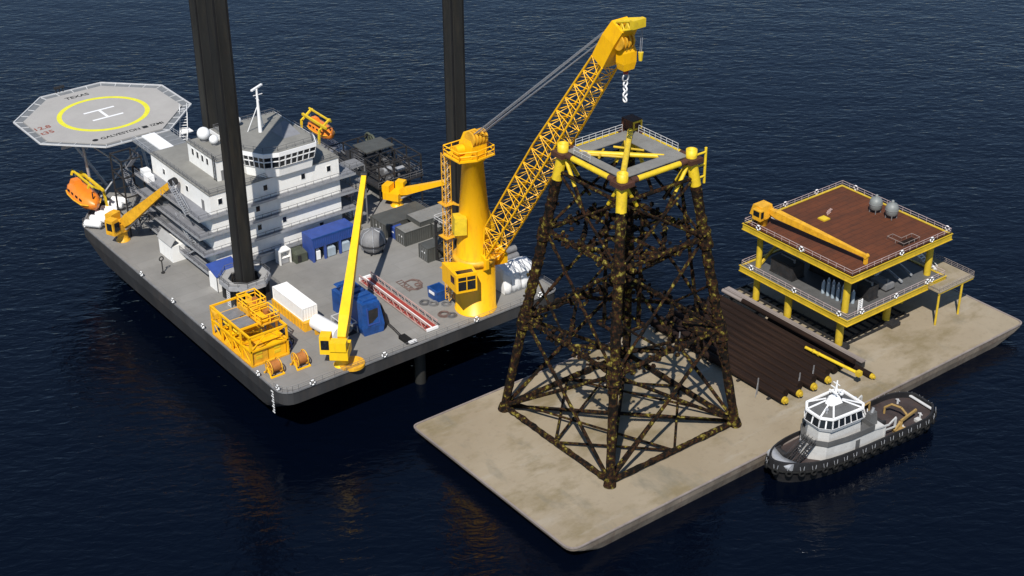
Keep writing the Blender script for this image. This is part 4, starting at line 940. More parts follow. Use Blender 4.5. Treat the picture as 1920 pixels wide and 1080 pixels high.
# ---- hose reels
RG2 = 'orange hose reels at the near deck corner'
def reel(x, y, label):
    t = T('hose_reel', label, 'hose reel', (x, y, ZD), RG2)
    for dx in (-1.0, 1.0):
        m = MB(); m.torus((x + dx, y, ZD + 1.6), 1.35, .12, 'x', 22, 5)
        for k in range(6): a = k * PI / 3; m.bar((x + dx, y, ZD + 1.6), (x + dx, y + 1.35 * math.cos(a), ZD + 1.6 + 1.35 * math.sin(a)), .14)
        m.build('flange', 'oyel', t)
    m = MB(); m.tube((x - .9, y, ZD + 1.6), (x + .9, y, ZD + 1.6), 1.05, n=20); m.build('hose_pack', 'reel', t)
    m = MB(); m.bar((x - 1.3, y - 1.2, ZD), (x - 1.3, y, ZD + 1.7), .2); m.bar((x - 1.3, y + 1.2, ZD), (x - 1.3, y, ZD + 1.7), .2); m.bar((x + 1.3, y - 1.2, ZD), (x + 1.3, y, ZD + 1.7), .2); m.bar((x + 1.3, y + 1.2, ZD), (x + 1.3, y, ZD + 1.7), .2)
    m.box(x - 1.45, x + 1.45, y - 1.4, y - 1.1, ZD + .01, ZD + .25); m.box(x - 1.45, x + 1.45, y + 1.1, y + 1.4, ZD + .01, ZD + .25); m.build('stand', 'cyel', t)
    return t
r1 = reel(109.6, 216.2, 'orange hose reel closest to the near deck corner')
dup(r1, (114.7, 215.6, ZD), 0, 'orange hose reel standing nearer the yellow crane')

# ---- blue machine
bm = T('blue_tower_machine', 'tall dark blue machine of stacked ribbed frames in the middle of the near deck', 'machine', (133, 222, ZD))
m = MB(); m.loft([[(129.6, 217.0, ZD), (133.6, 216.6, ZD), (133.8, 220.8, ZD), (129.8, 221.2, ZD)], [(129.0, 216.8, ZD + 1.8), (133.8, 216.4, ZD + 1.8), (134.0, 221, ZD + 1.8), (129.4, 221.4, ZD + 1.8)], [(129.6, 217.2, ZD + 6.6), (133.2, 217, ZD + 6.6), (133.4, 221, ZD + 6.6), (129.8, 221.2, ZD + 6.6)]]); m.build('body', 'navy', bm)
for i in range(5):
    y = 218.0 + i * 2.2
    m = MB(); m.loft([[(130.0, y, ZD + 4.9 + .35 * i), (133.6, y, ZD + 4.9 + .35 * i), (133.6, y + 1.5, ZD + 4.9 + .35 * i), (130.0, y + 1.5, ZD + 4.9 + .35 * i)], [(130.3, y, ZD + 7.0 - .1 * i), (133.2, y, ZD + 7.0 - .1 * i), (133.2, y + 1.2, ZD + 7.0 - .1 * i), (130.3, y + 1.2, ZD + 7.0 - .1 * i)]]); m.build('fin', 'navy', bm)
m = MB(); m.box(130.2, 135.4, 221.3, 229.4, ZD, ZD + 4.7); m.build('rear_housing', 'navy', bm)
m = MB(); m.box(130.6, 132.6, 216.70, 216.78, ZD + 2.6, ZD + 5.4); m.build('front_recess', 'dark', bm)
m = MB(); m.bar((130.4, 216.7, ZD + 2.2), (130.4, 217.0, ZD + 5.8), .2); m.bar((132.8, 216.6, ZD + 2.2), (132.8, 216.9, ZD + 5.8), .2); m.bar((130.4, 216.65, ZD + 2.3), (132.8, 216.6, ZD + 2.3), .2); m.build('front_frame', 'blue', bm)
m = MB(); m.add([(134.1, 217.0, ZD + .3), (136.2, 218.5, ZD + .1), (136.8, 225, ZD + .1), (135.3, 226, ZD + .3), (134.1, 217.5, ZD + 4.6), (134.9, 219, ZD + 4.4), (135.7, 225, ZD + 4.2), (135.45, 226, ZD + 4.4)], [(0, 1, 5, 4), (1, 2, 6, 5), (2, 3, 7, 6), (4, 5, 6, 7), (3, 2, 1, 0), (0, 4, 7, 3)]); m.build('side_cover', 'dark', bm)
m = MB(); m.box(135.0, 136.6, 229.5, 234.2, ZD, ZD + 2.2); m.tube((136, 232, ZD + 2.2), (136, 232, ZD + 3.6), .5, n=10); m.build('drive_unit', 'blue', bm)
# shadow line modelled as dark tubes from machine to deck edge, with dark manifold
hm = T('shadow_line', 'deck shadow line built as twin dark tubes from the blue machine to a black coupling at the deck edge', 'hose', (135, 212, ZD))
m = MB()
for o in (0, .35): m.path([(135.4 + o, 218.3, ZD + .25), (135.2 + o, 215.5, ZD + .15), (134.9 + o, 213.5, ZD + .15), (134.8 + o, 212.0, ZD + .25)], .12)
m.build('hose', 'dark', hm)  # dark tubes stand in for a cast shadow on the deck
m = MB(); m.box(134.2, 135.6, 209.5, 212.4, ZD + .02, ZD + .7); m.build('coupling', 'black', hm)
m = MB(); m.box(134.4, 136.0, 208.7, 209.4, ZD + .5, ZD + .8); m.build('bracket', 'bright', hm)

# ---- red and white lattice gangway lying on deck
rg = T('lattice_gangway', 'long pink-white lattice gangway with red walkway lying across the near deck', 'gangway', (142.0, 223, ZD))
A0, A1 = Vector((141.6, 235.6, ZD)), Vector((141.0, 211.0, ZD)); dd = (A1 - A0).normalized(); sd = Vector((-dd.y, dd.x, 0))
def q(t, s, z): p = A0.lerp(A1, t) + sd * s; return (p.x, p.y, ZD + z)
m = MB(); m.add([q(0, -1.15, .35), q(0, 1.15, .35), q(1, 1.15, .35), q(1, -1.15, .35), q(0, -1.15, .5), q(0, 1.15, .5), q(1, 1.15, .5), q(1, -1.15, .5)], [(0, 1, 2, 3), (7, 6, 5, 4), (0, 4, 5, 1), (1, 5, 6, 2), (2, 6, 7, 3), (3, 7, 4, 0)]); m.build('walkway', 'red', rg)
m = MB()
for s in (-1.3, 1.3):
    for z in (.35, 1.7): m.bar(q(0, s, z), q(1, s, z), .17)
    for i in range(20): m.bar(q(i / 20, s, .35 if i % 2 else 1.7), q((i + 1) / 20, s, 1.7 if i % 2 else .35), .09)
m.build('side_truss', 'pink', rg)
m = MB(); m.bar(q(0, -.1, .8), q(1, -.1, .8), .16); m.bar(q(1, -1.3, .4), q(1, 1.3, .4), .4, .5); m.bar(q(0, -1.3, .6), q(0, 1.3, .6), .4, .8); m.build('end_beam', 'bright', rg)

# ---- coils, crates
CG = 'rope coils and hose lying on the deck left of the main crane'
for i, (x, y, r, mt, lab) in enumerate(((145.9, 220.6, 1.1, 'railg', 'dark rope coil nearest the pink lattice gangway'), (147.0, 219.2, 1.0, 'grey', 'grey rope coil between the blue skip and the gangway'), (146.2, 214.5, 1.2, 'hosered', 'brownish hose coil near the deck edge, left of the column'), (147.2, 213.3, 1.0, 'railg', 'dark hose coil closest to the foot of the yellow column'), (148.9, 217.6, .95, 'grey', 'small grey coil beside the yellow column'))):
    o = MB()
    for k in range(4): o.torus((x, y, ZD + .12 + (k % 2) * .16), r - k * .16, .09, 'z', 22, 5)
    ob = o.build('rope_coil', mt); ob['label'] = lab; ob['category'] = 'coil'; ob['group'] = CG
sp = T('tangled_hose', 'loose tangle of faded red hose spread on the deck left of the main crane', 'hose', (148.6, 228, ZD))
m = MB(); random.seed(3); px_, py_ = 147.2, 229.5; pts = []
for i in range(60):
    a = i * .72; rr = 1.9 * (.5 + .5 * math.sin(i * .37)); pts.append((148.5 + rr * math.cos(a) * 1.2, 227.8 + rr * math.sin(a) * 1.3, ZD + .1 + .03 * (i % 5)))
m.path(pts, .06, 5); m.build('hose', 'hosered', sp)
m = MB()
for k in range(6): m.bar((146.1, 231 - k * .9, ZD + .12), (147.4, 231 - k * .9, ZD + .12), .1)
m.bar((146.1, 231.2, ZD + .12), (146.1, 226.2, ZD + .12), .1); m.bar((147.4, 231.2, ZD + .12), (147.4, 226.2, ZD + .12), .1); m.build('grid', 'hosered', sp)
bx_ = T('blue_skip', 'dark blue open skip with white lettering patch beside the main crane foot', 'skip', (149.6, 220.4, ZD))
m = MB()
o4 = [(147.7, 218.9), (150.6, 218.9), (150.6, 222.3), (147.7, 222.3)]; i4 = [(148.0, 219.2), (150.3, 219.2), (150.3, 222.0), (148.0, 222.0)]
m.loft([[(x * .92 + 149.1 * .08, y * .92 + 220.6 * .08, ZD + .1) for x, y in o4], [(x, y, ZD + 2.4) for x, y in o4], [(x, y, ZD + 2.4) for x, y in i4], [(x, y, ZD + .5) for x, y in i4]]); m.build('body', 'navy', bx_)
m = MB(); m.box(147.60, 147.68, 219.8, 221.6, ZD + 1.4, ZD + 2.0); m.build('sign_plate', 'bright', bx_)
# tarpaulin-covered cargo and tubular stack right of the crane
tp_ = T('tarp_covered_cargo', 'white tarpaulin-wrapped block of cargo right of the main crane column', 'covered cargo', (163.8, 216.6, ZD))
x0_, x1_, y0_, y1_ = 160.2, 168.0, 213.4, 219.6
rings = []
nx = 22
for i in range(nx + 1):
    u = i / nx; x = x0_ + (x1_ - x0_) * u; sag = .24 * math.sin(u * 26) + .12 * math.sin(u * 13 + 1); e = .5 if i in (0, nx) else 0
    rings.append([(x, y0_ + e * .5 - .3 + .1 * math.sin(u * 40), ZD + .05), (x, y0_ + e * .4 + .1 * sag, ZD + 1.2), (x, y0_ + .2 + e * .5 + sag, ZD + 3.7 - e), (x, y0_ + .9 + e, ZD + 4.7 - e + sag), (x, (y0_ + y1_) / 2, ZD + 5.0 - e + sag), (x, y1_ - .9, ZD + 4.0 - e), (x, y1_ - .2, ZD + 2.5), (x, y1_, ZD + .05)])
m = MB(); m.loft(rings, True); m.build('tarpaulin', 'taro', tp_)
m = MB()
for u in (.2, .5, .8): x = x0_ + (x1_ - x0_) * u; m.path([(x, y0_ - .35, ZD + .1), (x, y0_ + .05, ZD + 3.1), (x, y0_ + .9, ZD + 4.3), (x, y1_ - .8, ZD + 4.3), (x, y1_ + .1, ZD + 2.5)], .06)
m.build('lashing', 'grey', tp_)
pt = T('pipe_bundle', 'dark grey pipe bundle lying behind the white tarpaulin cargo', 'pipes', (166, 221.5, ZD))
for i, (dy, z) in enumerate(((0, .75), (1.5, .75), (.75, 2.0))):
    m = MB(); m.tube((161.5, 221 + dy, ZD + z + 2.2), (169.2, 221 + dy, ZD + z + 2.2), .7, n=14); m.build('pipe', 'grey', pt)
m = MB(); m.box(162.5, 163.1, 220, 223.5, ZD, ZD + 2.2); m.box(167.5, 168.1, 220, 223.5, ZD, ZD + 2.2); m.build('rack', 'dark', pt)
m = MB(); m.tube((160.6, 221.2, ZD + 2.2), (162.0, 221.2, ZD + 2.9), .95, n=14); m.build('end_flange', 'steel', pt)
gt = T('domed_tank', 'pale grey domed tank standing behind the pipe bundle at the right edge', 'tank', (167.0, 226.6, ZD))
m = MB(); m.lathe((167.0, 226.6, ZD), [(1.5, .2), (1.7, .8), (1.7, 3.2), (1.3, 3.9), (.4, 4.2)], 18); m.build('shell', 'galv', gt)
m = MB(); m.tube((167, 226.6, ZD + 4.1), (167, 226.6, ZD + 4.6), .35, n=10); m.build('nozzle', 'dark', gt)
# signal pole on the left deck
sp2 = T('signal_post', 'small dark post with a forked ring head alone on the left side deck', 'post', (110.9, 263.9, ZD))
m = MB(); m.tube((110.9, 263.9, ZD), (110.9, 263.9, ZD + 2.8), .13, n=8); m.tube((110.9, 263.9, ZD), (110.9, 263.9, ZD + .2), .4, n=10); m.build('post', 'dark', sp2)
m = MB(); m.torus((110.9, 263.9, ZD + 3.3), .45, .13, 'y', 14, 5); m.build('ring_head', 'dark', sp2)

# jacking frame of the leg behind the main crane
jf = T('jacking_house', 'tall dark lattice jacking frame round the black leg behind the main crane', 'jacking frame', (161.5, 230.5, ZD))
m = MB()
for sx in (-1, 1):
    for sy in (-1, 1): m.bar((161.5 + sx * 3.4, 230.5 + sy * 3.4, ZD), (161.5 + sx * 3.4, 230.5 + sy * 3.4, ZD + 9), .45)
for z in (ZD + 3, ZD + 6, ZD + 9):
    for s in (-1, 1): m.bar((158.1, 230.5 + s * 3.4, z), (164.9, 230.5 + s * 3.4, z), .3); m.bar((161.5 + s * 3.4, 227.1, z), (161.5 + s * 3.4, 233.9, z), .3)
for s in (-1, 1):
    for i in range(3): z = ZD + 3 * i; m.bar((158.1, 230.5 + s * 3.4, z), (164.9, 230.5 + s * 3.4, z + 3), .2); m.bar((161.5 + s * 3.4, 227.1, z + 3), (161.5 + s * 3.4, 233.9, z), .2)
m.build('frame', 'dark', jf)
m = MB(); m.rail([(157.9, 226.9, ZD + 9.1), (165.1, 226.9, ZD + 9.1), (165.1, 234.1, ZD + 9.1), (157.9, 234.1, ZD + 9.1)], 1.2, .07, 1.6, closed=True); m.build('railing', 'rail', jf)
for sx in (-1, 1):
    m = MB(); m.box(161.5 + sx * 2.6 - .5, 161.5 + sx * 2.6 + .5, 229.4, 231.6, ZD, ZD + 7); m.build('jack_column', 'railg', jf)

# ---- dark machinery on the right rear edge
rm = T('leg_winch_platform', 'dark openwork platform crowded with pipes and frames on the far right edge', 'machinery platform', (170, 272, ZD))
m = MB(); m.box(163.5, 175.5, 263.8, 286, 15.2, 15.6); m.build('floor', 'dark', rm)
random.seed(11)
m = MB()
for x in (164, 168, 172, 175.2):
    for y in (264.2, 270, 276, 285.6): m.bar((x, y, 9 if x > 170 else 12.05), (x, y, 20.5 if y < 277 else 18), .28)
for z in (18, 20.5):
    for y in (264.2, 270, 276): m.bar((164, y, z), (175.2, y, z), .24)
    for x in (164, 168, 172, 175.2): m.bar((x, 264.2, z), (x, 276, z), .24)
m.bar((164, 285.6, 18), (175.2, 285.6, 18), .22)
for x in (164, 168, 172, 175.2): m.bar((x, 276, 18), (x, 285.6, 18), .2)
for x in (168, 172): m.bar((x, 264.2, 15.6), (x, 270, 20.4), .15); m.bar((x, 276, 15.6), (x, 270, 20.4), .15)
m.build('frame', 'dark', rm)
m = MB(); m.box(165.5, 173.0, 271.5, 277.2, 20.7, 20.95); m.build('grating', 'gcont', rm)
m = MB()
for i in range(26):
    x = random.uniform(164.4, 175); y = random.uniform(264.5, 285); z = random.uniform(15.7, 17); r = random.uniform(.15, .5)
    if i % 2: m.tube((x, y, z), (x + random.uniform(-2.5, 2.5), y + random.uniform(-2.5, 2.5), z + random.uniform(0, 1.6)), r * .6, n=7)
    else: m.box(x - r * 1.4, x + r * 1.4, y - r * 1.4, y + r * 1.4, 15.62, 15.7 + r * 4)
m.build('pipework', 'railg', rm)
for (x, y) in ((168.5, 268.0), (171.0, 266.6)):
    m = MB(); m.tube((x - 1, y, 17.2), (x + 1, y, 17.2), .7, n=12); m.build('drum', 'steel', rm)
for y in (283.6, 285.0):
    m = MB(); m.torus((174.6, y, 17.4), 1.3, .3, 'x', 18, 6); m.build('sheave', 'green', rm)
m = MB(); m.rail([(163.6, 263.9, 15.6), (175.4, 263.9, 15.6), (175.4, 285.9, 15.6)], 1.2, .06, 1.6); m.build('railing', 'railg', rm)
g2 = T('rear_stair_frame', 'grey stair frame fixed to the right end of the accommodation block', 'stair tower', (154.5, 258, ZD))
m = MB()
for x in (152.3, 156.0):
    for y in (257, 261): m.bar((x, y, ZD), (x, y, 26), .22)
for z in (14.4, 18.3, 22.3, 26):
    m.box(152.2, 156.1, 256.9, 261.1, z - .15, z)
m.build('frame', 'grey', g2)
m = MB()
for z in (18.3, 22.3, 26):
    m = MB(); m.rail([(152.3, 257, z), (156, 257, z), (156, 261, z)], 1.1, .055, 1.5); m.build('railing', 'railg', g2)
m = MB(); m.box(152.6, 154.2, 259, 260.8, 18.4, 21.8); m.build('duct', 'pink', g2)

# ---- vessel lifebuoys
for i, (x, y, ax, lab) in enumerate(((106.9, 293.0, 'x', 'lifebuoy at the far left corner of the vessel rail by the raft canisters'), (106.8, 265.0, 'x', 'lifebuoy on the left vessel rail level with the signal post'), (106.8, 251.0, 'x', 'lifebuoy on the left vessel rail midway between post and skid'), (106.8, 238.4, 'x', 'lifebuoy on the left vessel rail just above the orange skid'), (106.8, 217.0, 'x', 'lifebuoy on the left vessel rail just below the orange skid'), (107.2, 210.6, 'x', 'lifebuoy on the rounded near corner of the vessel rail'), (112.9, 208.3, 'y', 'lifebuoy on the near vessel rail just left of the raised boom crane'), (128.3, 208.3, 'y', 'lifebuoy on the near vessel rail between the crane and dark shadow line'), (149.4, 208.3, 'y', 'lifebuoy on the near vessel rail below the main crane column'), (165.0, 208.3, 'y', 'lifebuoy on the near vessel rail at its right end, by the jacket'))):
    lifebuoy(x - (.12 if ax == 'x' else 0), y - (.12 if ax == 'y' else 0), ZD + .75, ax, lab)

# ================================================================== BARGE
ZB = 3.0
bg = T('cargo_barge', 'long flat pale beige cargo barge carrying the jacket and the yellow module', 'barge', (186, 175, 0))
pb = rounded([(127.0, 152.0), (245.6, 152.0), (245.6, 197.8), (127.0, 197.8)], [2.2, 1.6, 1.6, 1.2])
def bsc(dx0, dx1, dy, z): return [(x + (dx0 if x < 186 else -dx1), y + (dy if y < 175 else -dy), z) for x, y in pb]
m = MB(); m.loft([bsc(9, 12, 1.2, -2), bsc(4.5, 5.5, .5, .2), bsc(1.4, 1.6, .05, 1.7), bsc(0.05, .05, 0, 2.4), bsc(0, 0, 0, ZB - .01)]); m.build('hull', 'bargeside', bg)
m = MB(); m.prism([(x + (.2 if x < 186 else -.2), y + (.2 if y < 175 else -.2)) for x, y in pb], ZB - .3, ZB); m.build('deck', 'barge', bg)
m = MB()
for i in range(len(pb)):
    a, b = pb[i], pb[(i + 1) % len(pb)]; m.bar((a[0], a[1], ZB + .02), (b[0], b[1], ZB + .02), .34, .22)
m.build('gunwale_bar', 'pilepale', bg)

# ================================================================== JACKET
JC = (158.5, 176.7); HB, HT, ZJ0, ZJ1 = 15.1, 7.4, ZB + .9, 57.0
jk = T('steel_jacket', 'tall tapering steel jacket crusted with dark marine growth under a yellow top frame', 'jacket', (JC[0], JC[1], ZB))
def jp(sx, sy, z):
    t = (z - ZB) / (ZJ1 - ZB); h = HB + (HT - HB) * t
    return Vector((JC[0] + sx * h, JC[1] + sy * h, z))
CR = [(-1, -1), (1, -1), (1, 1), (-1, 1)]
random.seed(5)
for sx, sy in CR:
    m = MB(); m.rough_tube(jp(sx, sy, ZB + .05), jp(sx, sy, 20), .78, .84, 12, 16, .12); m.rough_tube(jp(sx, sy, 19.8), jp(sx, sy, 50.8), .92, .84, 12, 40, .32); m.build('leg', 'growth', jk)
    m = MB(); m.tube(jp(sx, sy, 50.7), jp(sx, sy, 55.4), .92, n=20); m.build('leg_top', 'yel', jk)
    m = MB(); m.tube(jp(sx, sy, ZB + .03), jp(sx, sy, ZB + 1.2), 1.15, 1.0, n=14); m.build('leg_base', 'growth', jk)
    # node clusters: growth-covered cans at each framing level
    for z in (23, 41):
        m = MB(); m.rough_tube(jp(sx, sy, z - 1.8), jp(sx, sy, z + 1.8), 1.25, 1.2, 12, 5, .35); m.build('joint_can', 'growth', jk)
def brace(a, b, r, amp=.45, mt='growth', name='brace'):
    m = MB(); m.rough_tube(a, b, r, r, 8, None, amp); m.build(name, mt, jk)
ZL = [ZJ0, 23.0, 41.0, 52.2]
for li, z in enumerate(ZL):
    for k in range(4):
        a, b = jp(*CR[k], z), jp(*CR[(k + 1) % 4], z)
        brace(a, b, [.5, .42, .42, .32][li], [.3, .55, .55, .2][li], 'growth')
    if li < 3:
        mids = [(jp(*CR[k], z) + jp(*CR[(k + 1) % 4], z)) / 2 for k in range(4)]
        for k in range(4): brace(mids[k], mids[(k + 1) % 4], [.22, .32, .34][li], [.08, .6, .6][li])
        if li == 0: brace(jp(-1, -1, z), jp(1, 1, z), .34, .1); brace(jp(1, -1, z), jp(-1, 1, z), .34, .1); [brace(jp(*CR[k], z + 1.2), mids[(k + 1) % 4], .22, .1) for k in range(4)]
        if li == 2: brace(mids[0], mids[2], .3, .6); brace(mids[1], mids[3], .3, .6)
# face bracing: X in each bay
for k in range(4):
    c0, c1 = CR[k], CR[(k + 1) % 4]
    for z0, z1, r, am in ((ZL[0], 23, .33, .12), (23, 41, .26, .5), (41, 52.2, .24, .25)):
        brace(jp(*c0, z0), jp(*c1, z1), r, am); brace(jp(*c1, z0), jp(*c0, z1), r, am)
    # secondary diamonds in the middle bay
    mz = 32.0; mid = (jp(*c0, 23) + jp(*c1, 23)) / 2; mid2 = (jp(*c0, 41) + jp(*c1, 41)) / 2
    brace(mid, jp(*c0, mz), .2, .5)
# conductors, risers and pile guides
for i, (dx, dy) in enumerate(((-2.2, -2), (2.2, -2), (-2.2, 2.2), (2.2, 2.2))):
    m = MB(); m.rough_tube((JC[0] + dx, JC[1] + dy, 22), (JC[0] + dx, JC[1] + dy, 45), .32, .32, 8, 26, .45); m.build('conductor', 'growth', jk)
for z in (23, 41):
    m = MB()
    h = 3.0
    for a, b in (((-h, -h), (h, -h)), ((h, -h), (h, h)), ((h, h), (-h, h)), ((-h, h), (-h, -h))): m.rough_tube((JC[0] + a[0], JC[1] + a[1], z), (JC[0] + b[0], JC[1] + b[1], z), .3, .3, 7, 9, .5)
    m.build('conductor_guide', 'growth', jk)
m = MB(); m.rough_tube(jp(1, -.55, 16), jp(1, -.55, 50), .3, .3, 7, 34, .4); m.build('riser', 'growth', jk)
# marine growth clumps hanging on the upper and middle levels
gm = MB(); random.seed(21)
def clump(c, r):
    n = 7; rings = []
    for i in range(1, 4):
        t = PI * i / 4
        rings.append([(c[0] + r * math.sin(t) * math.cos(2 * PI * k / n) * random.uniform(.6, 1.3), c[1] + r * math.sin(t) * math.sin(2 * PI * k / n) * random.uniform(.6, 1.3), c[2] - r * math.cos(t) * random.uniform(.7, 1.4)) for k in range(n)])
    gm.loft(rings)
for z in (23, 41):
    for k in range(4):
        a, b = jp(*CR[k], z), jp(*CR[(k + 1) % 4], z)
        for i in range(46):
            t = random.random(); p = a.lerp(b, t); clump((p.x + random.gauss(0, .4), p.y + random.gauss(0, .4), z + random.gauss(0, .7)), random.uniform(.2, .55))
        mids = [(jp(*CR[j], z) + jp(*CR[(j + 1) % 4], z)) / 2 for j in range(4)]
        for i in range(28):
            p = mids[k].lerp(mids[(k + 1) % 4], random.random()); clump((p.x + random.gauss(0, .3), p.y + random.gauss(0, .3), z + random.gauss(0, .45)), random.uniform(.15, .42))
for sx, sy in CR:
    for i in range(70):
        z = random.choice((random.uniform(17, 48), random.gauss(23, 2.5), random.gauss(41, 2.5))); p = jp(sx, sy, z); clump((p.x + random.gauss(0, .55), p.y + random.gauss(0, .55), z), random.uniform(.18, .5))
for i in range(120):
    z = random.uniform(18, 45); k = i % 4; t = random.random(); c0, c1 = CR[k], CR[(k + 1) % 4]
    z0, z1 = (23, 41); u = (z - z0) / (z1 - z0)
    if 0 < u < 1:
        p = (jp(*c0, z0).lerp(jp(*c1, z1), u)) if i % 2 else (jp(*c1, z0).lerp(jp(*c0, z1), u))
        clump((p.x + random.gauss(0, .3), p.y + random.gauss(0, .3), p.z + random.gauss(0, .3)), random.uniform(.15, .42))
g_ = gm.build('marine_growth', 'growth', jk); g_['kind'] = 'stuff'
# solid growth-covered mudmat plate at the right corner of the lower frame, smaller ones elsewhere
for (sx, sy, s_) in ((1, -1, 5.2), (1, 1, 3.6), (-1, 1, 2.6)):
    p = jp(sx, sy, 23.4); m = MB(); m.prism([(p.x, p.y), (p.x - sx * s_ * .9, p.y), (p.x - sx * s_ * .8, p.y - sy * s_), (p.x, p.y - sy * s_ * 1.5)][::(1 if sx * sy > 0 else -1)], 23.1, 23.7); m.build('frame_plate', 'growth', jk)
# top frame: cap collars, yellow perimeter beams, grey deck with a square well, diagonals
ZT = 55.6
for sx, sy in CR:
    p = jp(sx, sy, ZT)
    m = MB(); m.box(p.x - 1.45, p.x + 1.45, p.y - 1.45, p.y + 1.45, ZT - .5, ZT + .3); m.build('corner_collar', 'jbrown', jk)
    m = MB(); m.lathe((p.x, p.y, ZT), [(.95, .31), (.95, 1.75), (.7, 1.75), (.7, .9), (.1, .9)], 18); m.build('pile_cap', 'yel', jk)
    for dx, dy in ((-sx, 0), (0, -sy)):
        q_ = Vector((p.x + dx * 5.0, p.y + dy * 5.0, 47.8)); s_ = Vector((p.x + dx * .5, p.y + dy * .5, ZT - .6))
        e = s_.lerp(q_, .62); m = MB(); m.tube(s_, e, .34, n=10); m.build('knee_brace', 'yel', jk)
        m = MB(); m.rough_tube(e, s_.lerp(q_, 1.25), .3, .3, 7, 6, .3); m.build('brace', 'growth', jk)
far = jp(1, 1, ZT)
m = MB(); m.box(far.x - 1.2, far.x + 1.2, far.y - 1.5, far.y + 1.2, ZT + .36, ZT + 2.4); m.build('pile_guide', 'jbrown', jk)
m = MB(); m.box(far.x - 1.0, far.x + 1.0, far.y - 1.72, far.y - 1.54, ZT + .7, ZT + 1.0); m.box(far.x - 1.0, far.x + 1.0, far.y - 1.72, far.y - 1.54, ZT + 2.0, ZT + 2.3); m.box(far.x - 1.0, far.x - .7, far.y - 1.72, far.y - 1.54, ZT + 1.01, ZT + 1.99); m.box(far.x + .7, far.x + 1.0, far.y - 1.72, far.y - 1.54, ZT + 1.01, ZT + 1.99); m.build('guide_frame', 'myel', jk)
for k in range(4):
    a, b = jp(*CR[k], ZT), jp(*CR[(k + 1) % 4], ZT); d = (b - a).normalized(); o = Vector((JC[0], JC[1], ZT)) - (a + b) / 2; o.z = 0; o.normalize()
    m = MB(); m.tube(a + d * 2.9 - o * .3, b - d * 2.9 - o * .3, .5, n=14); m.build('edge_beam', 'yel', jk)
    for s0, s1 in ((a + d * 1.5, a + d * 2.88), (b - d * 2.88, b - d * 1.5)):
        m = MB(); m.tube(s0 - o * .3, s1 - o * .3, .56, n=14); m.build('beam_sleeve', 'jbrown', jk)
h = jp(1, 1, ZT).x - JC[0] - .4
m = MB()
i0, i1 = 4.4, h
def P2(x, y): return (JC[0] + x, JC[1] + y)
m.prism([P2(-h, -h), P2(h, -h), P2(h, -i0 - .2), P2(-h, -i0 - .2)], ZT + .38, ZT + .52)
m.prism([P2(i0 - 1.0, -i0 - .19), P2(h, -i0 - .19), P2(h, i0), P2(i0 - 1.0, i0)], ZT + .38, ZT + .52)
m.prism([P2(-h, i0 + .01), P2(h, i0 + .01), P2(h, h), P2(-h, h)], ZT + .38, ZT + .52)
m.prism([P2(-h, -i0 - .19), P2(-i0 - 1, -i0 - .19), P2(-i0 - 1, i0), P2(-h, i0)], ZT + .38, ZT + .52)
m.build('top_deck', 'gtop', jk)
m = MB(); m.tube((JC[0] - h + 1.3, JC[1] - h + 1.3, ZT + .9), (JC[0] + h - 1.2, JC[1] + h - 1.2, ZT + .9), .5, n=14); m.build('diagonal_beam', 'yel', jk)
m = MB(); m.tube((JC[0] - h + 1.6, JC[1] + h - 1.6, ZT + .2), (JC[0] + h - 2.8, JC[1] - h + 2.8, ZT + .2), .42, n=14); m.build('diagonal_beam', 'yel', jk)
for a, b in (((i0 - 1, i0), (0, 0)), ((-i0 - 1, i0), (-.5, .2)), ((i0 - 1, -.5), (1, 4.5)), ((-4.4, 2), (-1, 4.8))):
    m = MB(); m.tube((JC[0] + a[0], JC[1] + a[1], ZT + .2), (JC[0] + b[0], JC[1] + b[1], ZT - .2), .22, n=8); m.build('well_beam', 'myel', jk)
m = MB(); m.rail([(JC[0] - h + 2, JC[1] + h, ZT + .5), (JC[0] + h - 2, JC[1] + h, ZT + .5)], 1.4, .05, 1.4, (1, .66, .33)); m.build('railing', 'rail', jk)
m = MB(); m.rail([(JC[0] + h, JC[1] + h - 2, ZT + .5), (JC[0] + h, JC[1] - h + 2.5, ZT + .5)], 1.4, .05, 1.4, (1, .66, .33)); m.build('railing', 'rail', jk)
m = MB(); m.rail([(JC[0] - h, JC[1] + h - 2, ZT + .5), (JC[0] - h, JC[1] + 1, ZT + .5)], 1.4, .05, 1.4); m.build('railing', 'rail', jk)
m = MB(); b0 = jp(1, -1, ZT)
for z in (51.8, 54, 56.2): m.tube((b0.x + .9, b0.y - .4, z), (b0.x + 3.0, b0.y - .4, z), .2, n=8)
m.tube((b0.x + 2.9, b0.y - .4, 50.5), (b0.x + 2.9, b0.y - .4, 57), .24, n=8); m.build('boat_landing_frame', 'yel', jk)

# ================================================================== PILES ON THE BARGE
PG = 'dark brown steel piles stacked side by side on the barge'
def pile(x, y0, y1, r, z, cap, label, mt='pile'):
    t = T('steel_pile', label, 'pile', (x, (y0 + y1) / 2, ZB), PG)
    m = MB(); n = 18
    m.tube((x, y0, z), (x, y1, z), r, n=n); b = m.build('pipe', mt, t)
    if cap:
        m = MB(); m.tube((x, y0 - cap, z), (x, y0 + .25, z), r * .86, n=18); m.build('end_cap', 'myel', t)
        m = MB(); m.tube((x, y0 - cap - .4, z), (x, y0 - cap, z), r * .5, n=12); m.build('end_plug', 'myel', t)
    return t
names = ['pile with a yellow cap at the jacket side, leftmost of the stack', 'uncapped dark pile between the first and second yellow caps', 'second yellow-capped pile from the jacket side', 'uncapped dark pile between the second and third yellow caps', 'third yellow-capped pile from the jacket side', 'uncapped dark pile between the third and fourth yellow caps', 'fourth yellow-capped pile from the jacket side', 'uncapped dark pile just right of the fourth yellow cap', 'uncapped dark pile next to the thin yellow pipe', 'last uncapped dark pile on the module side of the stack']
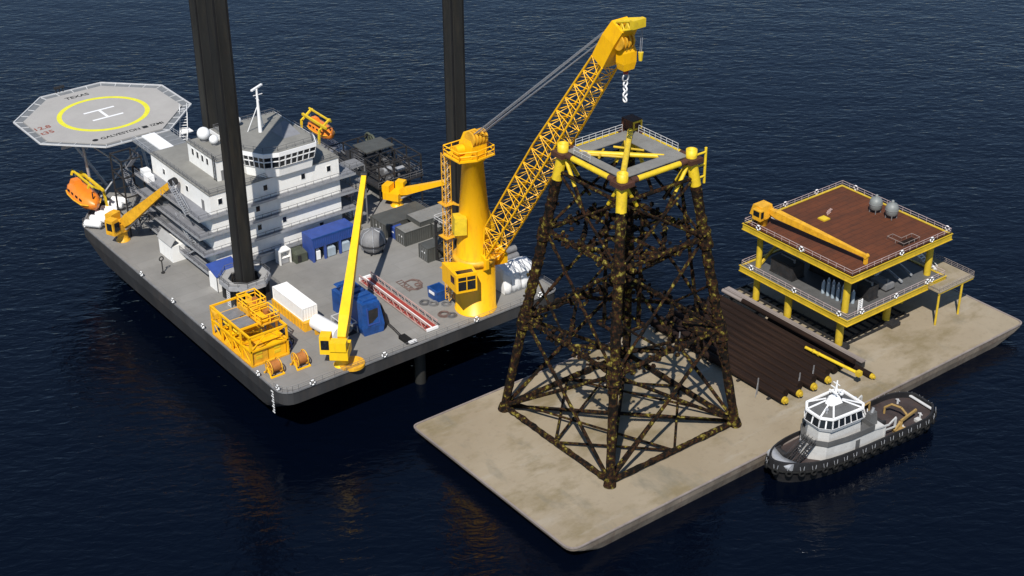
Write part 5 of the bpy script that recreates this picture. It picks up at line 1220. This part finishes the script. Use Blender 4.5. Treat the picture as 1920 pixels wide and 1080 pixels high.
for i in range(10):
    x = 185.3 + i * 1.93; capped = i % 2 == 0 and i < 8
    pile(x, 160.9 + (0 if capped else 1.4) + .15 * math.sin(i * 3), 197.0 + .3 * math.sin(i * 2), .84, ZB + 1.18, .45 if capped else 0, names[i])
m = MB()
for y in (164, 172, 180, 188, 195.5): m.box(184.2, 207, y - .25, y + .25, ZB + .005, ZB + .33)
o = m.build('timber_dunnage', 'dark'); o['label'] = 'dark timber bearers lying across the barge under the brown piles'; o['category'] = 'dunnage'
pile(205.1, 157.0, 184.0, .62, ZB + .66, .5, 'separate thin brown pile with yellow cap right of the stack')
pile(203.4, 160.0, 190, .5, ZB + 3.0, 0, 'thin dark pile resting on top of the stack near its right side')
pile(204.9, 185.0, 197.2, .42, ZB + 1.8, 0, 'short pale pile lying at the far right end of the stack', 'pilepale')
t = T('yellow_pipe', 'thin yellow pipe lying on top of the brown piles above the tug', 'pipe', (200.7, 163, ZB + 2.6))
m = MB(); m.tube((200.2, 169.6, ZB + 2.8), (201.0, 157.4, ZB + 2.8), .32, n=10); m.build('pipe', 'yel', t)
for y in (167.5, 166.2):
    m = MB(); m.tube((200.35, y, ZB + 2.8), (200.37, y + .3, ZB + 2.8), .42, n=12); m.build('flange', 'myel', t)
m = MB(); m.box(200.6, 201.6, 156.4, 157.3, ZB + 2.3, ZB + 3.3); m.build('end_block', 'myel', t)
SG = 'thin upright stakes along the pile stack'
st0 = None
for i, (x, y, lab) in enumerate(((184.0, 166.5, 'leaning grey stake at the jacket side of the pile stack, near end'), (184.0, 188, 'grey stake at the jacket side of the pile stack, far end'), (191.5, 163, 'grey stake standing among the second and third pile ends'), (195.5, 163.2, 'grey stake standing between the third and fourth pile ends'))):
    if st0 is None:
        st0 = T('stake', lab, 'stake', (x, y, ZB), SG)
        m = MB(); m.bar((x, y, ZB), (x + .1, y, ZB + 3.6), .18); m.build('post', 'grey', st0)
        m = MB(); m.bar((x, y, ZB + 2.6), (x - .9, y - .5, ZB), .12); m.build('strut', 'grey', st0)
    else: dup(st0, (x, y, ZB), 0, lab)
# pale walkway frame and skid beam between piles and module
t = T('skid_beam', 'long dark skid beam with pale top edge between piles and module', 'beam', (207, 180, ZB))
m = MB(); m.box(206.4, 207.3, 160.5, 198, ZB + .01, ZB + 1.3); m.build('web', 'dark', t)
m = MB(); m.box(206.2, 206.5, 160.5, 198, ZB + 1.31, ZB + 1.5); m.box(206.6, 207.5, 160.5, 198, ZB + 1.31, ZB + 1.5); m.build('top_flange', 'pilepale', t)
t = T('grillage_frame', 'dark low steel grillage of crossing beams on the barge under the module legs', 'grillage', (220, 180, ZB))
m = MB()
for x in (208.2, 210.2, 212.2): m.bar((x, 169, ZB + .28), (x, 197.5, ZB + .28), .22, .45)
for i in range(15): m.bar((207.8, 169.5 + i * 2, ZB + .25), (212.6, 169.5 + i * 2, ZB + .25), .2, .4)
for y in (168.2, 169.4, 172.4): m.bar((208.2, y, ZB + .3), (229.5, y, ZB + .3), .28, .5)
for i in range(11): m.bar((209 + i * 2, 168, ZB + .26), (209 + i * 2, 173, ZB + .26), .2, .4)
m.build('grid', 'dark', t)
m = MB(); m.box(207.2, 210.2, 166.9, 170.1, ZB + .01, ZB + .8); m.build('leg_shoe', 'dark', t)
m = MB(); m.box(222.6, 225.2, 166.8, 170.3, ZB + .01, ZB + .8); m.build('leg_shoe', 'dark', t)

# ================================================================== TOPSIDES MODULE
md = T('topsides_module', 'yellow framed two-deck platform module with reddish brown top deck standing on the barge', 'platform module', (222, 180, ZB))
mx0, mx1, my0, my1 = 206.6, 235.8, 165.4, 194.2
ZLo, ZUp = 11.3, 20.9
for x, y, r in ((208.7, 168.6, .78), (208.7, 182.4, .78), (208.9, 191.5, .7), (223.7, 169.4, .78), (231.3, 172.0, .5), (232.8, 182.4, .78), (232.8, 191.5, .7), (221.5, 191.5, .6), (221.5, 182, .6)):
    m = MB(); m.tube((x, y, ZB + .8), (x, y, ZLo - 1.2), r, n=16); m.build('leg', 'myel', md)
for x, y, r in ((209.0, 168.2, .72), (233.6, 168.2, .72), (209.0, 191.6, .62), (233.6, 191.6, .62), (221.3, 191.6, .5)):
    m = MB(); m.tube((x, y, ZLo + .02), (x, y, ZUp - 1.2), r, n=16); m.build('upper_leg', 'myel', md)
def deck_plate(z, mt, hbm, ext, nm):
    m = MB(); m.box(mx0 + ext, mx1 - ext, my0 + ext, my1 - ext, z - .3, z); m.build(nm, mt, md)
    for (a, b) in (((mx0, my0), (mx1, my0)), ((mx1, my0), (mx1, my1)), ((mx1, my1), (mx0, my1)), ((mx0, my1), (mx0, my0))):
        m = MB(); A_, B_ = Vector((*a, z - hbm / 2 + .05)), Vector((*b, z - hbm / 2 + .05)); d = (B_ - A_).normalized()
        m.bar(A_ - d * .15, B_ - d * .16, .30, hbm); m.bar(A_ - d * .3 + Vector((0, 0, hbm / 2 + .06)), B_ - d * .31 + Vector((0, 0, hbm / 2 + .06)), .6, .12); m.bar(A_ - d * .3 - Vector((0, 0, hbm / 2 + .06)), B_ - d * .31 - Vector((0, 0, hbm / 2 + .06)), .6, .12); m.build('edge_beam', 'myel', md)
    m = MB()
    for i in range(1, 7): x = mx0 + (mx1 - mx0) * i / 7; m.bar((x, my0 + .4, z - .75), (x, my1 - .4, z - .75), .25, .85)
    for i in range(1, 4): y = my0 + (my1 - my0) * i / 4; m.bar((mx0 + .4, y, z - .9), (mx1 - .4, y, z - .9), .3, .9)
    m.build('floor_joists', 'myel', md)
deck_plate(ZLo, 'tug_grey', 1.1, .3, 'lower_deck'); deck_plate(ZUp, 'brown', 1.15, .3, 'upper_deck')
for z in (ZLo, ZUp):
    m = MB(); e = .1; m.rail([(mx0 + e, my0 + e, z + .15), (mx1 - e, my0 + e, z + .15), (mx1 - e, my1 - e, z + .15), (mx0 + e, my1 - e, z + .15)], 1.15, .06, 2.0, (1, .55), closed=True); m.build('railing', 'mrail', md)
    m = MB()
    for a, b in (((mx0, my0), (mx1, my0)), ((mx0, my0), (mx0, my1))): m.bar((*a, z + .26), (*b, z + .26), .1, .28)
    m.build('kick_plate', 'pile' if z > 15 else 'grey', md)
# diagonal knee members in shade and lower bracing
m = MB(); m.bar((209, 191.6, ZLo + .1), (221.3, 191.6, ZUp - 1.2), .45); m.bar((233.6, 191.6, ZLo + .1), (221.3, 191.6, ZUp - 1.2), .45); m.build('brace', 'myel', md)
# side landing platform
m = MB(); m.box(230.2, 241.2, 162.2, 165.0, 10.6, 10.9); m.box(236.2, 241.2, 165.01, 178, 10.6, 10.9); lp = m.build('side_platform', 'barge', md)
m = MB(); m.rail([(230.3, 165.0, 10.9), (230.3, 162.3, 10.9), (241.1, 162.3, 10.9), (241.1, 177.9, 10.9), (236.4, 177.9, 10.9)], 1.1, .05, 1.3, (1, .66, .33)); m.build('railing', 'pilepale', lp)
for x in (230.8, 238.0, 240.8):
    y = 162.6 if x < 240 else 176
    m = MB(); m.tube((x, y, ZB), (x, y, 10.6), .24, n=10); m.build('platform_post', 'myel', lp)
m = MB(); m.bar((230.3, 162.4, 10.4), (241.1, 162.4, 10.4), .2, .35); m.bar((241.0, 162.4, 10.4), (241.0, 178, 10.4), .2, .35); m.build('platform_beam', 'myel', lp)
# equipment on the lower deck
random.seed(9)
CG2 = 'row of pale gas cylinders on the lower deck of the module'
labs = {}
cyl0 = None
for i in range(6):
    for j in range(2):
        x, y = 211.3 + j * 1.5, 169.6 + i * 1.28
        if cyl0 is None:
            cyl0 = T('gas_cylinder', 'upright pale gas cylinder in the double row on the module lower deck', 'cylinder', (x, y, ZLo), CG2)
            m = MB(); m.lathe((x, y, ZLo), [(.38, .02), (.38, 2.3), (.25, 2.6)], 12); m.build('body', 'cyl', cyl0)
            m = MB(); m.tube((x, y, ZLo + 2.6), (x, y, ZLo + 2.95), .14, n=8); m.build('valve', 'bright', cyl0)
        else: dup(cyl0, (x, y, ZLo))
def skidbox(name, label, cat, x, y, z, w_, l, h, mt):
    t = T(name, label, cat, (x, y, z))
    m = MB(); m.box(x - w_ / 2, x + w_ / 2, y - l / 2, y + l / 2, z + .25, z + h); m.build('housing', mt, t)
    m = MB(); m.box(x - w_ / 2 - .15, x + w_ / 2 + .15, y - l / 2 - .15, y + l / 2 + .15, z + .02, z + .24); m.build('skid', 'dark', t)
    m = MB(); m.tube((x, y - l * .3, z + h), (x, y - l * .3, z + h + .8), .22, n=8); m.tube((x, y - l * .3, z + h + .6), (x, y + l * .3, z + h + .6), .16, n=8); m.build('pipe', 'grey', t)
    return t
skidbox('generator_set', 'dark machinery set near the near corner leg on the module lower deck', 'generator', 217.0, 169.6, ZLo, 2.6, 3.2, 2.9, 'dark')
skidbox('pump_skid', 'grey pump set midway along the module lower deck front', 'pump', 222.6, 170.5, ZLo, 2.4, 4.0, 1.4, 'grey')
skidbox('control_cabinet', 'dark cabinet deep inside the module lower deck on the left', 'cabinet', 211.5, 186, ZLo, 3.4, 6, 3.2, 'dark')
skidbox('separator_skid', 'dark separator in the middle of the module lower deck', 'separator', 219.0, 181, ZLo, 5.5, 6.5, 3.6, 'dark')
skidbox('compressor_skid', 'dark compressor at the right of the module lower deck', 'compressor', 228.6, 183, ZLo, 5.0, 6.5, 3.0, 'railg')
t = T('pipe_manifold', 'pale grey pipe crosses lying on the module lower deck right of centre', 'pipework', (227, 171.5, ZLo))
for a, b, r in (((222.8, 172.8, 1.2), (230.6, 175.0, 1.2), .3), ((226.0, 168.4, .8), (227.6, 175.5, 1.4), .3), ((229.6, 169, .9), (231.8, 175, 1.0), .26), ((224.6, 176, 1.3), (233, 176.2, 1.3), .3)):
    m = MB(); m.tube((a[0], a[1], ZLo + a[2]), (b[0], b[1], ZLo + b[2]), r, n=10); m.build('pipe', 'steel', t)
t = T('access_gate', 'small white ladder gate at the near corner of the module lower deck', 'gate', (210.6, 166.4, ZLo))
m = MB(); m.bar((210.1, 165.9, ZLo + .2), (210.1, 165.9, ZLo + 3.2), .18); m.bar((211.1, 165.9, ZLo + .2), (211.1, 165.9, ZLo + 3.2), .18)
for k in range(7): m.bar((210.1, 165.9, ZLo + .5 + k * .42), (211.1, 165.9, ZLo + .5 + k * .42), .12)
m.build('frame', 'bright', t)
t = T('white_deck_stair', 'white stairway and railing at the right side of the module lower deck', 'stairway', (236, 176, ZLo))
stair(t, (236.6, 168.6, 11), (236.6, 176, 14.4), 1.2, 'bright', name='flight')
m = MB(); m.rail([(231.5, 178, ZLo), (235.5, 178, ZLo), (235.5, 182, ZLo)], 1.4, .08, 1.0, (1, .6, .3)); m.box(231.8, 234.8, 178.4, 180.4, ZLo + .02, ZLo + 1.2); m.build('landing', 'bright', t)
# things on the upper deck
TG = 'grey tanks on the brown top deck'
def vtank(x, y, label, first=[None]):
    if first[0] is None:
        t = T('vertical_tank', label, 'tank', (x, y, ZUp), TG); first[0] = t
        m = MB(); m.lathe((x, y, ZUp), [(.9, .7), (1.3, 1.1), (1.35, 2.5), (1.0, 3.2), (.3, 3.5)], 20); m.build('shell', 'galv', t)
        m = MB(); m.lathe((x, y, ZUp + 3.45), [(.3, 0), (.3, .5), (.15, .6)], 10); m.build('nozzle', 'galv', t)
        for k in range(4):
            a = k * PI / 2 + .78; m = MB(); m.bar((x + 1.1 * math.cos(a), y + 1.1 * math.sin(a), ZUp + .02), (x + 1.1 * math.cos(a), y + 1.1 * math.sin(a), ZUp + 1.6), .14); m.build('leg', 'grey', t)
        m = MB(); m.torus((x, y, ZUp + 2.0), 1.36, .06, 'z', 20, 5); m.build('band', 'grey', t)
        return t
    return dup(first[0], (x, y, ZUp), 0, label)
vtank(231.5, 181.4, 'left one of the two pale grey tanks by the far rail of the brown deck'); vtank(232.0, 177.6, 'right one of the two pale grey tanks, nearer the right corner')
t = T('deck_hatch', 'small bright yellow square hatch in the middle of the brown deck', 'hatch', (220.9, 185.7, ZUp))
m = MB(); m.box(220.0, 221.8, 184.8, 186.6, ZUp + .01, ZUp + .25); m.build('coaming', 'myel', t)
m = MB(); m.box(220.1, 221.7, 184.9, 186.5, ZUp + .26, ZUp + .34); m.build('cover', 'yel', t)
t = T('valve_cluster', 'small pinkish valve cluster just right of the yellow hatch', 'valve', (223.6, 186.8, ZUp))
m = MB()
for k in range(3): m.tube((223 + k * .6, 186.6 + k * .2, ZUp), (223 + k * .6, 186.6 + k * .2, ZUp + .9), .18, n=8)
m.tube((222.7, 186.6, ZUp + .5), (224.8, 187.1, ZUp + .5), .14, n=8); m.build('body', 'pink', t)
t = T('stair_well', 'rectangular railed stairwell opening near the right front edge of the brown deck', 'stairwell', (226.5, 170, ZUp))
m = MB(); m.rail([(224.0, 167.6, ZUp + .02), (228.8, 167.6, ZUp + .02), (228.8, 169.6, ZUp + .02), (225.6, 169.6, ZUp + .02), (225.6, 171.8, ZUp + .02), (224.0, 171.8, ZUp + .02)], .7, .06, 1.4, (1,), closed=True); m.build('railing', 'pilepale', t)
m = MB(); m.box(224.2, 228.6, 167.8, 169.4, ZUp + .005, ZUp + .04); m.build('opening', 'pile', t)
# module crane with the boom lowered along the left edge
t = T('module_crane', 'orange-yellow pedestal crane on the brown deck with boom lowered along the left edge', 'crane', (209.6, 192.0, ZUp))
m = MB(); m.lathe((209.4, 191.8, ZUp - 1.5), [(1.0, 0), (1.0, 3.0), (1.35, 3.1), (1.35, 3.4)], 18); m.build('pedestal', 'oyel', t)
m = MB(); m.loft([[(208.0, 190.6, ZUp + 1.95), (211.0, 190.6, ZUp + 1.95), (211.0, 194.2, ZUp + 1.95), (208.0, 194.2, ZUp + 1.95)], [(208.0, 191.0, ZUp + 4.4), (211.0, 191.0, ZUp + 4.4), (211.0, 193.4, ZUp + 4.4), (208.0, 193.4, ZUp + 4.4)]]); m.build('machinery_house', 'oyel', t)
m = MB(); m.box(206.9, 207.95, 190.2, 192.4, ZUp + 1.9, ZUp + 4.1); cbb = m.build('cab', 'oyel', t)
m = MB(); m.box(206.82, 206.88, 190.5, 192.1, ZUp + 2.8, ZUp + 3.9); m.build('side_window', 'glass', cbb)
m = MB(); m.box(207.05, 207.8, 190.12, 190.18, ZUp + 2.5, ZUp + 3.9); m.build('windscreen', 'glass', cbb)
B0, B1 = Vector((210.4, 190.8, ZUp + 3.1)), Vector((212.6, 167.4, ZUp + 1.8))
m = MB(); d = (B1 - B0).normalized(); s_ = Vector((-d.y, d.x, 0)).normalized(); u_ = Vector((0, 0, 1))
rings = []
for k, w_, hh in ((0, .9, 1.0), (.08, 1.35, 1.5), (.5, 1.1, 1.15), (1, .65, .6)):
    p = B0.lerp(B1, k); rings.append([tuple(p + s_ * a * w_ / 2 + u_ * b * hh / 2) for a, b in ((-1, -1), (1, -1), (1, 1), (-1, 1))])
m.loft(rings); bo = m.build('boom', 'oyel', t)
m = MB(); m.box(212.3, 212.9, 167.1, 167.7, ZUp + .1, ZUp + 1.5); m.build('boom_rest', 'oyel', t)
m = MB(); m.tube(B1 - s_ * .45, B1 + s_ * .45, .45, n=12); m.build('head_sheave', 'oyel', bo)
m = MB(); m.tube((210.2, 190.2, ZUp + 1.9), tuple(B0.lerp(B1, .22) - u_ * .8), .22, n=8); m.build('luffing_cylinder', 'steel', bo)
m = MB(); m.tube((211.6, 193.4, ZUp + 2.8), (211.6, 191.6, ZUp + 2.8), .6, n=12); m.build('winch_drum', 'oyel', t)
# lifebuoys on the module
for (x, y, z, ax, lab) in ((mx0, 191.2, ZLo, 'x', 'lifebuoy on the module lower deck, leftmost on the left edge'), (mx0, 179.3, ZLo, 'x', 'lifebuoy on the module lower deck, middle of the left edge'), (mx0, 167.5, ZLo, 'x', 'lifebuoy on the module lower deck, left edge beside the near corner'), (210.6, my0, ZLo, 'y', 'lifebuoy on the module lower deck, right of the near corner leg'), (220.6, my0, ZLo, 'y', 'lifebuoy on the module lower deck, middle of the right front edge'), (230.0, my0, ZLo, 'y', 'lifebuoy on the module lower deck near the side platform'), (231.4, my0, ZLo, 'y', 'second lifebuoy beside the one nearest the side platform'),
                           (mx0, 190.1, ZUp, 'x', 'lifebuoy on the brown deck rail just below the crane cab'), (mx0, 178.4, ZUp, 'x', 'lifebuoy on the brown deck rail, middle of the left edge'), (220.6, my0, ZUp, 'y', 'lifebuoy on the brown deck rail, middle of the right front edge'), (229.6, my0, ZUp, 'y', 'lifebuoy on the brown deck rail, right part of the front edge'), (mx1, 166.6, ZUp, 'x', 'lifebuoy on the brown deck rail at its right corner'), (mx1, 190.6, ZUp, 'x', 'lifebuoy on the brown deck rail beyond the two grey tanks'), (228.0, my1, ZUp, 'y', 'lifebuoy on the far brown deck rail, right of the rail gap'), (218.6, my1, ZUp, 'y', 'lifebuoy on the far brown deck rail, nearer the crane')):
    o = -.15 if (x == mx0 or y == my0) else .15
    lifebuoy(x + (o if ax == 'x' else 0), y + (o if ax == 'y' else 0), z + .8, ax, lab)

# ================================================================== TUG
def tug():
    LOC, RZ = (187.7, 146.8, 0), R(180 - 4)
    t = T('tugboat', 'dark hulled tugboat with white wheelhouse and tyre fenders lying alongside the barge', 'tug', LOC, None, RZ)
    t['_o'] = (0, 0, 0)
    def hw(u):   # half breadth at station u in -1 (stern) .. 1 (bow)
        if u > .25: return 5.1 * (1 - ((u - .25) / .75) ** 2.6) ** .6
        if u < -.7: return 5.1 * (1 - .62 * ((-u - .7) / .3) ** 2.4) ** .8
        return 5.1
    L2 = 19.0
    def dz(u): return 2.5 + .9 * max(0, u) ** 2 + .25 * max(0, -u - .5)
    us = [-1, -.97, -.92, -.85, -.75, -.6, -.4, -.2, 0, .2, .35, .5, .62, .73, .82, .89, .94, .975, .993]
    def station(u, k, zf, zabs=None):
        return hw(u) * k, dz(u) + zf
    m = MB()
    rings = []
    for u in us:
        w_ = max(hw(u), .05); z = dz(u); xx = u * L2
        fl = .86 if u < .3 else .86 - .25 * (u - .3)
        xk = xx - (1.6 * max(0, u) ** 3)
        rings.append([(xk, -w_ * fl * .9, -1.2), (xk, -w_ * fl, 0), (xx - .1, -w_ * .98, z - .5), (xx, -w_, z + .0), (xx, w_, z + .0), (xx - .1, w_ * .98, z - .5), (xk, w_ * fl, 0), (xk, w_ * fl * .9, -1.2)])
    m.loft(rings, True); m.build('hull', 'tug_hull', t)
    # bulwark
    m = MB(); vs = []; fs = []
    loop = [(u, 1) for u in us] + [(u, -1) for u in reversed(us)]
    outer, inner = [], []
    for u, s in loop:
        w_ = max(hw(u), .05); outer.append((u * L2, s * w_, dz(u))); inner.append((u * L2 * .985, s * max(w_ - .22, .03), dz(u)))
    n = len(loop)
    hb_ = lambda u: 1.25 + .35 * max(0, u)
    for (u, s), o, i in zip(loop, outer, inner):
        z = dz(u) + hb_(u); k = .97
        vs += [(o[0], o[1], o[2] - .05), (o[0] * .995, o[1] * .98, z), (i[0] * .99, i[1] * .97, z), (i[0], i[1], i[2] - .05)]
    for j in range(n):
        a, b = 4 * j, 4 * ((j + 1) % n)
        fs += [(a, b, b + 1, a + 1), (a + 1, b + 1, b + 2, a + 2), (a + 2, b + 2, b + 3, a + 3)]
    m.add(vs, fs, False); m.build('bulwark', 'tug_hull', t)
    m = MB(); m.add([(p[0], p[1], p[2] + .06) for p in inner], [tuple(range(n))[::-1]]); m.build('deck', 'tug_deck', t)
    # rubbing strake + tyres
    m = MB(); m.path([(o[0] * 1.003, o[1] * 1.02, o[2] - .15) for o in outer] + [(outer[0][0], outer[0][1], outer[0][2] - .15)], .24, 6); m.build('rubbing_strake', 'black', t)
    # tyres hang round the outline
    per = []
    for j in range(n): per.append((Vector(outer[j]), Vector(outer[(j + 1) % n])))
    tot = sum((b - a).length for a, b in per); N_ = 38; step = tot / N_; acc_ = 0; want = step / 2
    for a, b in per:
        ln = (b - a).length
        while want <= acc_ + ln and ln > 0:
            p = a.lerp(b, (want - acc_) / ln); d = (b - a).normalized(); no = Vector((d.y, -d.x, 0))
            if no.dot(Vector((p.x * .3, p.y, 0))) < 0: no = -no
            q_ = p + no * .34; ang = math.atan2(no.y, no.x)
            mm = MB(); mm.torus((0, 0, 0), .48, .22, 'x', 14, 6)
            ob = mm.build('tyre_fender', 'black', t, local=True); ob.location = (q_.x, q_.y, q_.z - .25); ob.rotation_euler = (0, 0, ang)
            c_ = MB(); c_.tube((0, -.25, .35), (-.12, -.4, 1.35), .06, n=4); c_.tube((0, .25, .35), (-.12, .4, 1.35), .06, n=4); c_.build('chain', 'steel', ob, local=True)
            want += step
        acc_ += ln
    # deckhouse
    def blk(nm, pts0, z0, pts1, z1, mt, par=t, sm=False):
        m = MB(); m.loft([[(x, y, z0) for x, y in pts0], [(x, y, z1) for x, y in pts1]], sm); return m.build(nm, mt, par)
    dh = [(11.4, -1.3), (11.4, 1.3), (9.2, 3.4), (4, 4.1), (-4.4, 4.1), (-4.4, -4.1), (4, -4.1), (9.2, -3.4)]
    zd = 2.6
    blk('deckhouse', dh, zd, [(x * .985, y * .97) for x, y in dh], 5.6, 'tug_white')
    up_ = [(11.0, -1.2), (11.0, 1.2), (9.0, 3.5), (4, 4.2), (-1.6, 4.2), (-1.6, -4.2), (4, -4.2), (9.0, -3.5)]
    blk('boat_deck', up_, 5.62, up_, 5.8, 'tug_grey')
    m = MB(); 
    for a, b in zip(up_, up_[1:] + up_[:1]): m.bar((*a, 6.3), (*b, 6.3), .12, 1.0)
    m.build('deck_bulwark', 'tug_grey', t)
    md_ = [(9.6, -1.4), (9.6, 1.4), (8.2, 2.8), (0.8, 3.1), (.8, -3.1), (8.6, -2.9)]
    blk('upper_house', md_, 5.82, [(x * .97 + .1, y * .94) for x, y in md_], 8.30, 'tug_white')
    wp_ = [(9.6, -1.6), (9.6, 1.6), (8.1, 3.2), (1.6, 3.4), (.6, 2.5), (.6, -2.5), (1.6, -3.4), (8.1, -3.2)]
    c_ = (5.2, 0); scl = lambda P, k: [(c_[0] + (x - c_[0]) * k, c_[1] + (y - c_[1]) * k) for x, y in P]
    blk('wheelhouse_base', scl(wp_, 1.0), 8.32, scl(wp_, 1.12), 9.20, 'bright')
    wb_ = blk('window_band', scl(wp_, 1.10), 9.22, scl(wp_, 1.0), 11.00, 'glass')
    m = MB(); Aa, Bb = scl(wp_, 1.115), scl(wp_, 1.015)
    for i in range(8):
        a0, a1, b0, b1 = Aa[i], Aa[(i + 1) % 8], Bb[i], Bb[(i + 1) % 8]; ln = math.hypot(a1[0] - a0[0], a1[1] - a0[1]); k = max(1, int(round(ln / 1.5)))
        for j in range(k + 1):
            m = MB(); tt = j / k; m.bar((a0[0] + (a1[0] - a0[0]) * tt, a0[1] + (a1[1] - a0[1]) * tt, 9.20), (b0[0] + (b1[0] - b0[0]) * tt, b0[1] + (b1[1] - b0[1]) * tt, 11.05), .24, .1); m.build('mullion', 'bright', wb_)
    m = MB(); R1 = scl(wp_, 1.05)
    for a, b in zip(R1, R1[1:] + R1[:1]): m.bar((*a, 11.15), (*b, 11.15), .45, .35)
    m.build('roof_edge', 'bright', t)
    blk('roof', scl(wp_, 1.0), 11.03, scl(wp_, .62), 11.90, 'tug_grey')
    for p in scl(wp_, 1.0):
        m = MB(); m.bar((*p, 11.35), ((p[0] - c_[0]) * .3 + c_[0], (p[1]) * .3, 12.50), .28, .16); m.build('roof_rib', 'bright', t)
    blk('mast_base', scl(wp_, .33), 11.92, scl(wp_, .2), 13.10, 'bright')
    m = MB(); m.tube((4.9, 0, 13.10), (4.7, 0, 16.20), .3, .14, n=8); m.bar((4.8, -1.3, 14.60), (4.8, 1.3, 14.60), .16); m.bar((4.8, -.8, 15.60), (4.8, .8, 15.60), .14); m.build('mast', 'bright', t)
    m = MB(); m.bar((5.4, -1.0, 14.10), (5.4, 1.0, 14.10), .3, .22); m.build('radar_scanner', 'bright', t)
    m = MB(); m.sphere((4.3, .9, 13.90), .42, 10); m.build('radome', 'bright', t)
    m = MB(); m.tube((8.2, 1.6, 11.40), (8.2, 1.6, 12.10), .14, n=6); m.sphere((8.2, 1.6, 12.30), .32, 8); m.build('searchlight', 'steel', t)
    # after deckhouse frames: white bulwark wings, funnels
    for s in (-1, 1):
        m = MB(); m.bar((.8, s * 3.9, 5.9), (-5.2, s * 4.3, 5.6), .2, .3); m.bar((-5.2, s * 4.3, 5.7), (-6.8, s * 4.3, 6.6), .22, .3); m.bar((-6.7, s * 4.3, 6.5), (-6.7, s * 4.3, 4.6), .3, .3); m.bar((-4.4, s * 4.15, 5.6), (-4.4, s * 4.15, 3.0), .22); m.bar((-6.7, s * 4.3, 4.6), (-4.4, s * 4.15, 4.6), .12, .3); m.build('side_frame', 'tug_white', t)
        m = MB(); m.loft([[(-1.6, s * 1.5, 5.62), (-3.6, s * 1.5, 5.62), (-3.6, s * 2.9, 5.62), (-1.6, s * 2.9, 5.62)], [(-1.9, s * 1.6, 8.0), (-3.4, s * 1.6, 8.2), (-3.4, s * 2.7, 8.2), (-1.9, s * 2.7, 8.0)]]); f = m.build('funnel', 'tug_grey', t)
        m = MB(); m.tube((-2.6, s * 2.2, 8.0), (-2.9, s * 2.2, 8.9), .28, n=8); m.build('exhaust', 'steel', f)
        m = MB(); m.box(-1.5 + 3.2, -1.5 + 4.2, min(s * 4.06, s * 4.12), max(s * 4.06, s * 4.12), 3.0, 5.0); m.build('door', 'tug_grey', t)
    m = MB()
    for i in range(9): a = i * .7; m.tube((-2.6 + .9 * math.cos(a), .9 * math.sin(a), 5.7), (-2.6 + 1.2 * math.cos(a + 1), 1.2 * math.sin(a + 1), 7.2), .09, n=5)
    m.build('rail_cluster', 'rail', t)
    # stair from fore deck up to boat deck
    for s in (.9, -.9):
        a, b = Vector((15.6, s + .9, 3.2)), Vector((10.9, s + 1.0, 6.6)); sd_ = Vector((0, .45, 0)); m = MB()
        m.bar(a + sd_, b + sd_, .12, .25); m.bar(a - sd_, b - sd_, .12, .25)
        for k in range(12): c = a.lerp(b, (k + .5) / 12); m.bar(c + sd_, c - sd_, .2, .06)
        z = Vector((0, 0, .9)); m.tube(a + sd_ + z, b + sd_ + z, .06, n=4); m.tube(a - sd_ + z, b - sd_ + z, .06, n=4); m.build('stair', 'dark', t)
    # bow fender plate, winch, bitts
    m = MB(); rings = []
    for k in range(9):
        u = -1 + k / 4; y = u * 2.9; xo = 17.9 - .42 * abs(y) ** 1.25 / 2
        rings.append([(xo, y, 3.4), (xo + .35, y, 4.3), (xo - .3, y, 4.7), (xo - 1.6, y, 4.65), (xo - 1.6, y, 3.4)])
    m.loft(rings, True); m.build('bow_plate', 'steel', t)
    m = MB(); m.tube((14.9, -2.6, 3.9), (14.9, -.5, 3.9), .55, n=14); m.box(14.2, 15.6, -2.9, -2.6, 3.1, 4.6); m.box(14.2, 15.6, -.5, -.2, 3.1, 4.6); m.build('winch', 'dark', t)
    for x, y in ((16.1, 1.0), (16.1, -1.2), (-15, 2.8), (-15, -2.8), (-9.5, 3.7)):
        m = MB(); m.tube((x, y, dz(x / 19)), (x, y, dz(x / 19) + 1.0), .22, n=8); m.bar((x, y - .5, dz(x / 19) + .8), (x, y + .5, dz(x / 19) + .8), .16); m.build('bitt', 'rail', t)
    # towing staple: pale yellow hoop on the after deck
    m = MB(); m.path([(-10.6, -1.9, 2.4), (-10.6, -1.9, 3.9), (-11.2, -.9, 4.9), (-11.8, .9, 4.9), (-12.2, 2.0, 3.9), (-12.2, 2.0, 2.4)], .22, 8); m.build('towing_staple', 'dull', t)
    m = MB(); m.path([(-5.4, -3.6, 2.4), (-5.4, -3.6, 4.4), (-9.0, -4.2, 4.4), (-9.0, -4.2, 2.4)], .2, 8); m.build('side_hoop', 'dull', t)
    # small orange deck crane on the near side
    m = MB(); m.tube((-9.2, 3.4, 2.4), (-9.2, 3.4, 4.2), .4, n=10); m.bar((-9.2, 3.4, 4.3), (-13.6, 2.9, 4.9), .35, .45); m.bar((-9.2, 3.4, 4.1), (-7.2, 3.9, 3.2), .4, .5); m.box(-9.8, -7.4, 3.2, 4.4, 2.5, 3.3); m.build('deck_crane', 'dull', t)
    m = MB(); m.box(-14.2, -13.2, 3.0, 4.0, 2.45, 3.2); m.build('locker', 'tug_white', t)
    m = MB(); m.tube((-6.6, -1.2, 3.3), (-6.6, 1.2, 3.3), .8, n=14); m.box(-7.4, -5.8, -1.6, -1.2, 2.4, 4.1); m.box(-7.4, -5.8, 1.2, 1.6, 2.4, 4.1); m.build('tow_winch', 'dark', t)
    m = MB(); m.tube((-18.2, -2.8, 3.2), (-18.2, 2.8, 3.2), .28, n=8); m.build('stern_roller', 'rail', t)
    return t
tug()
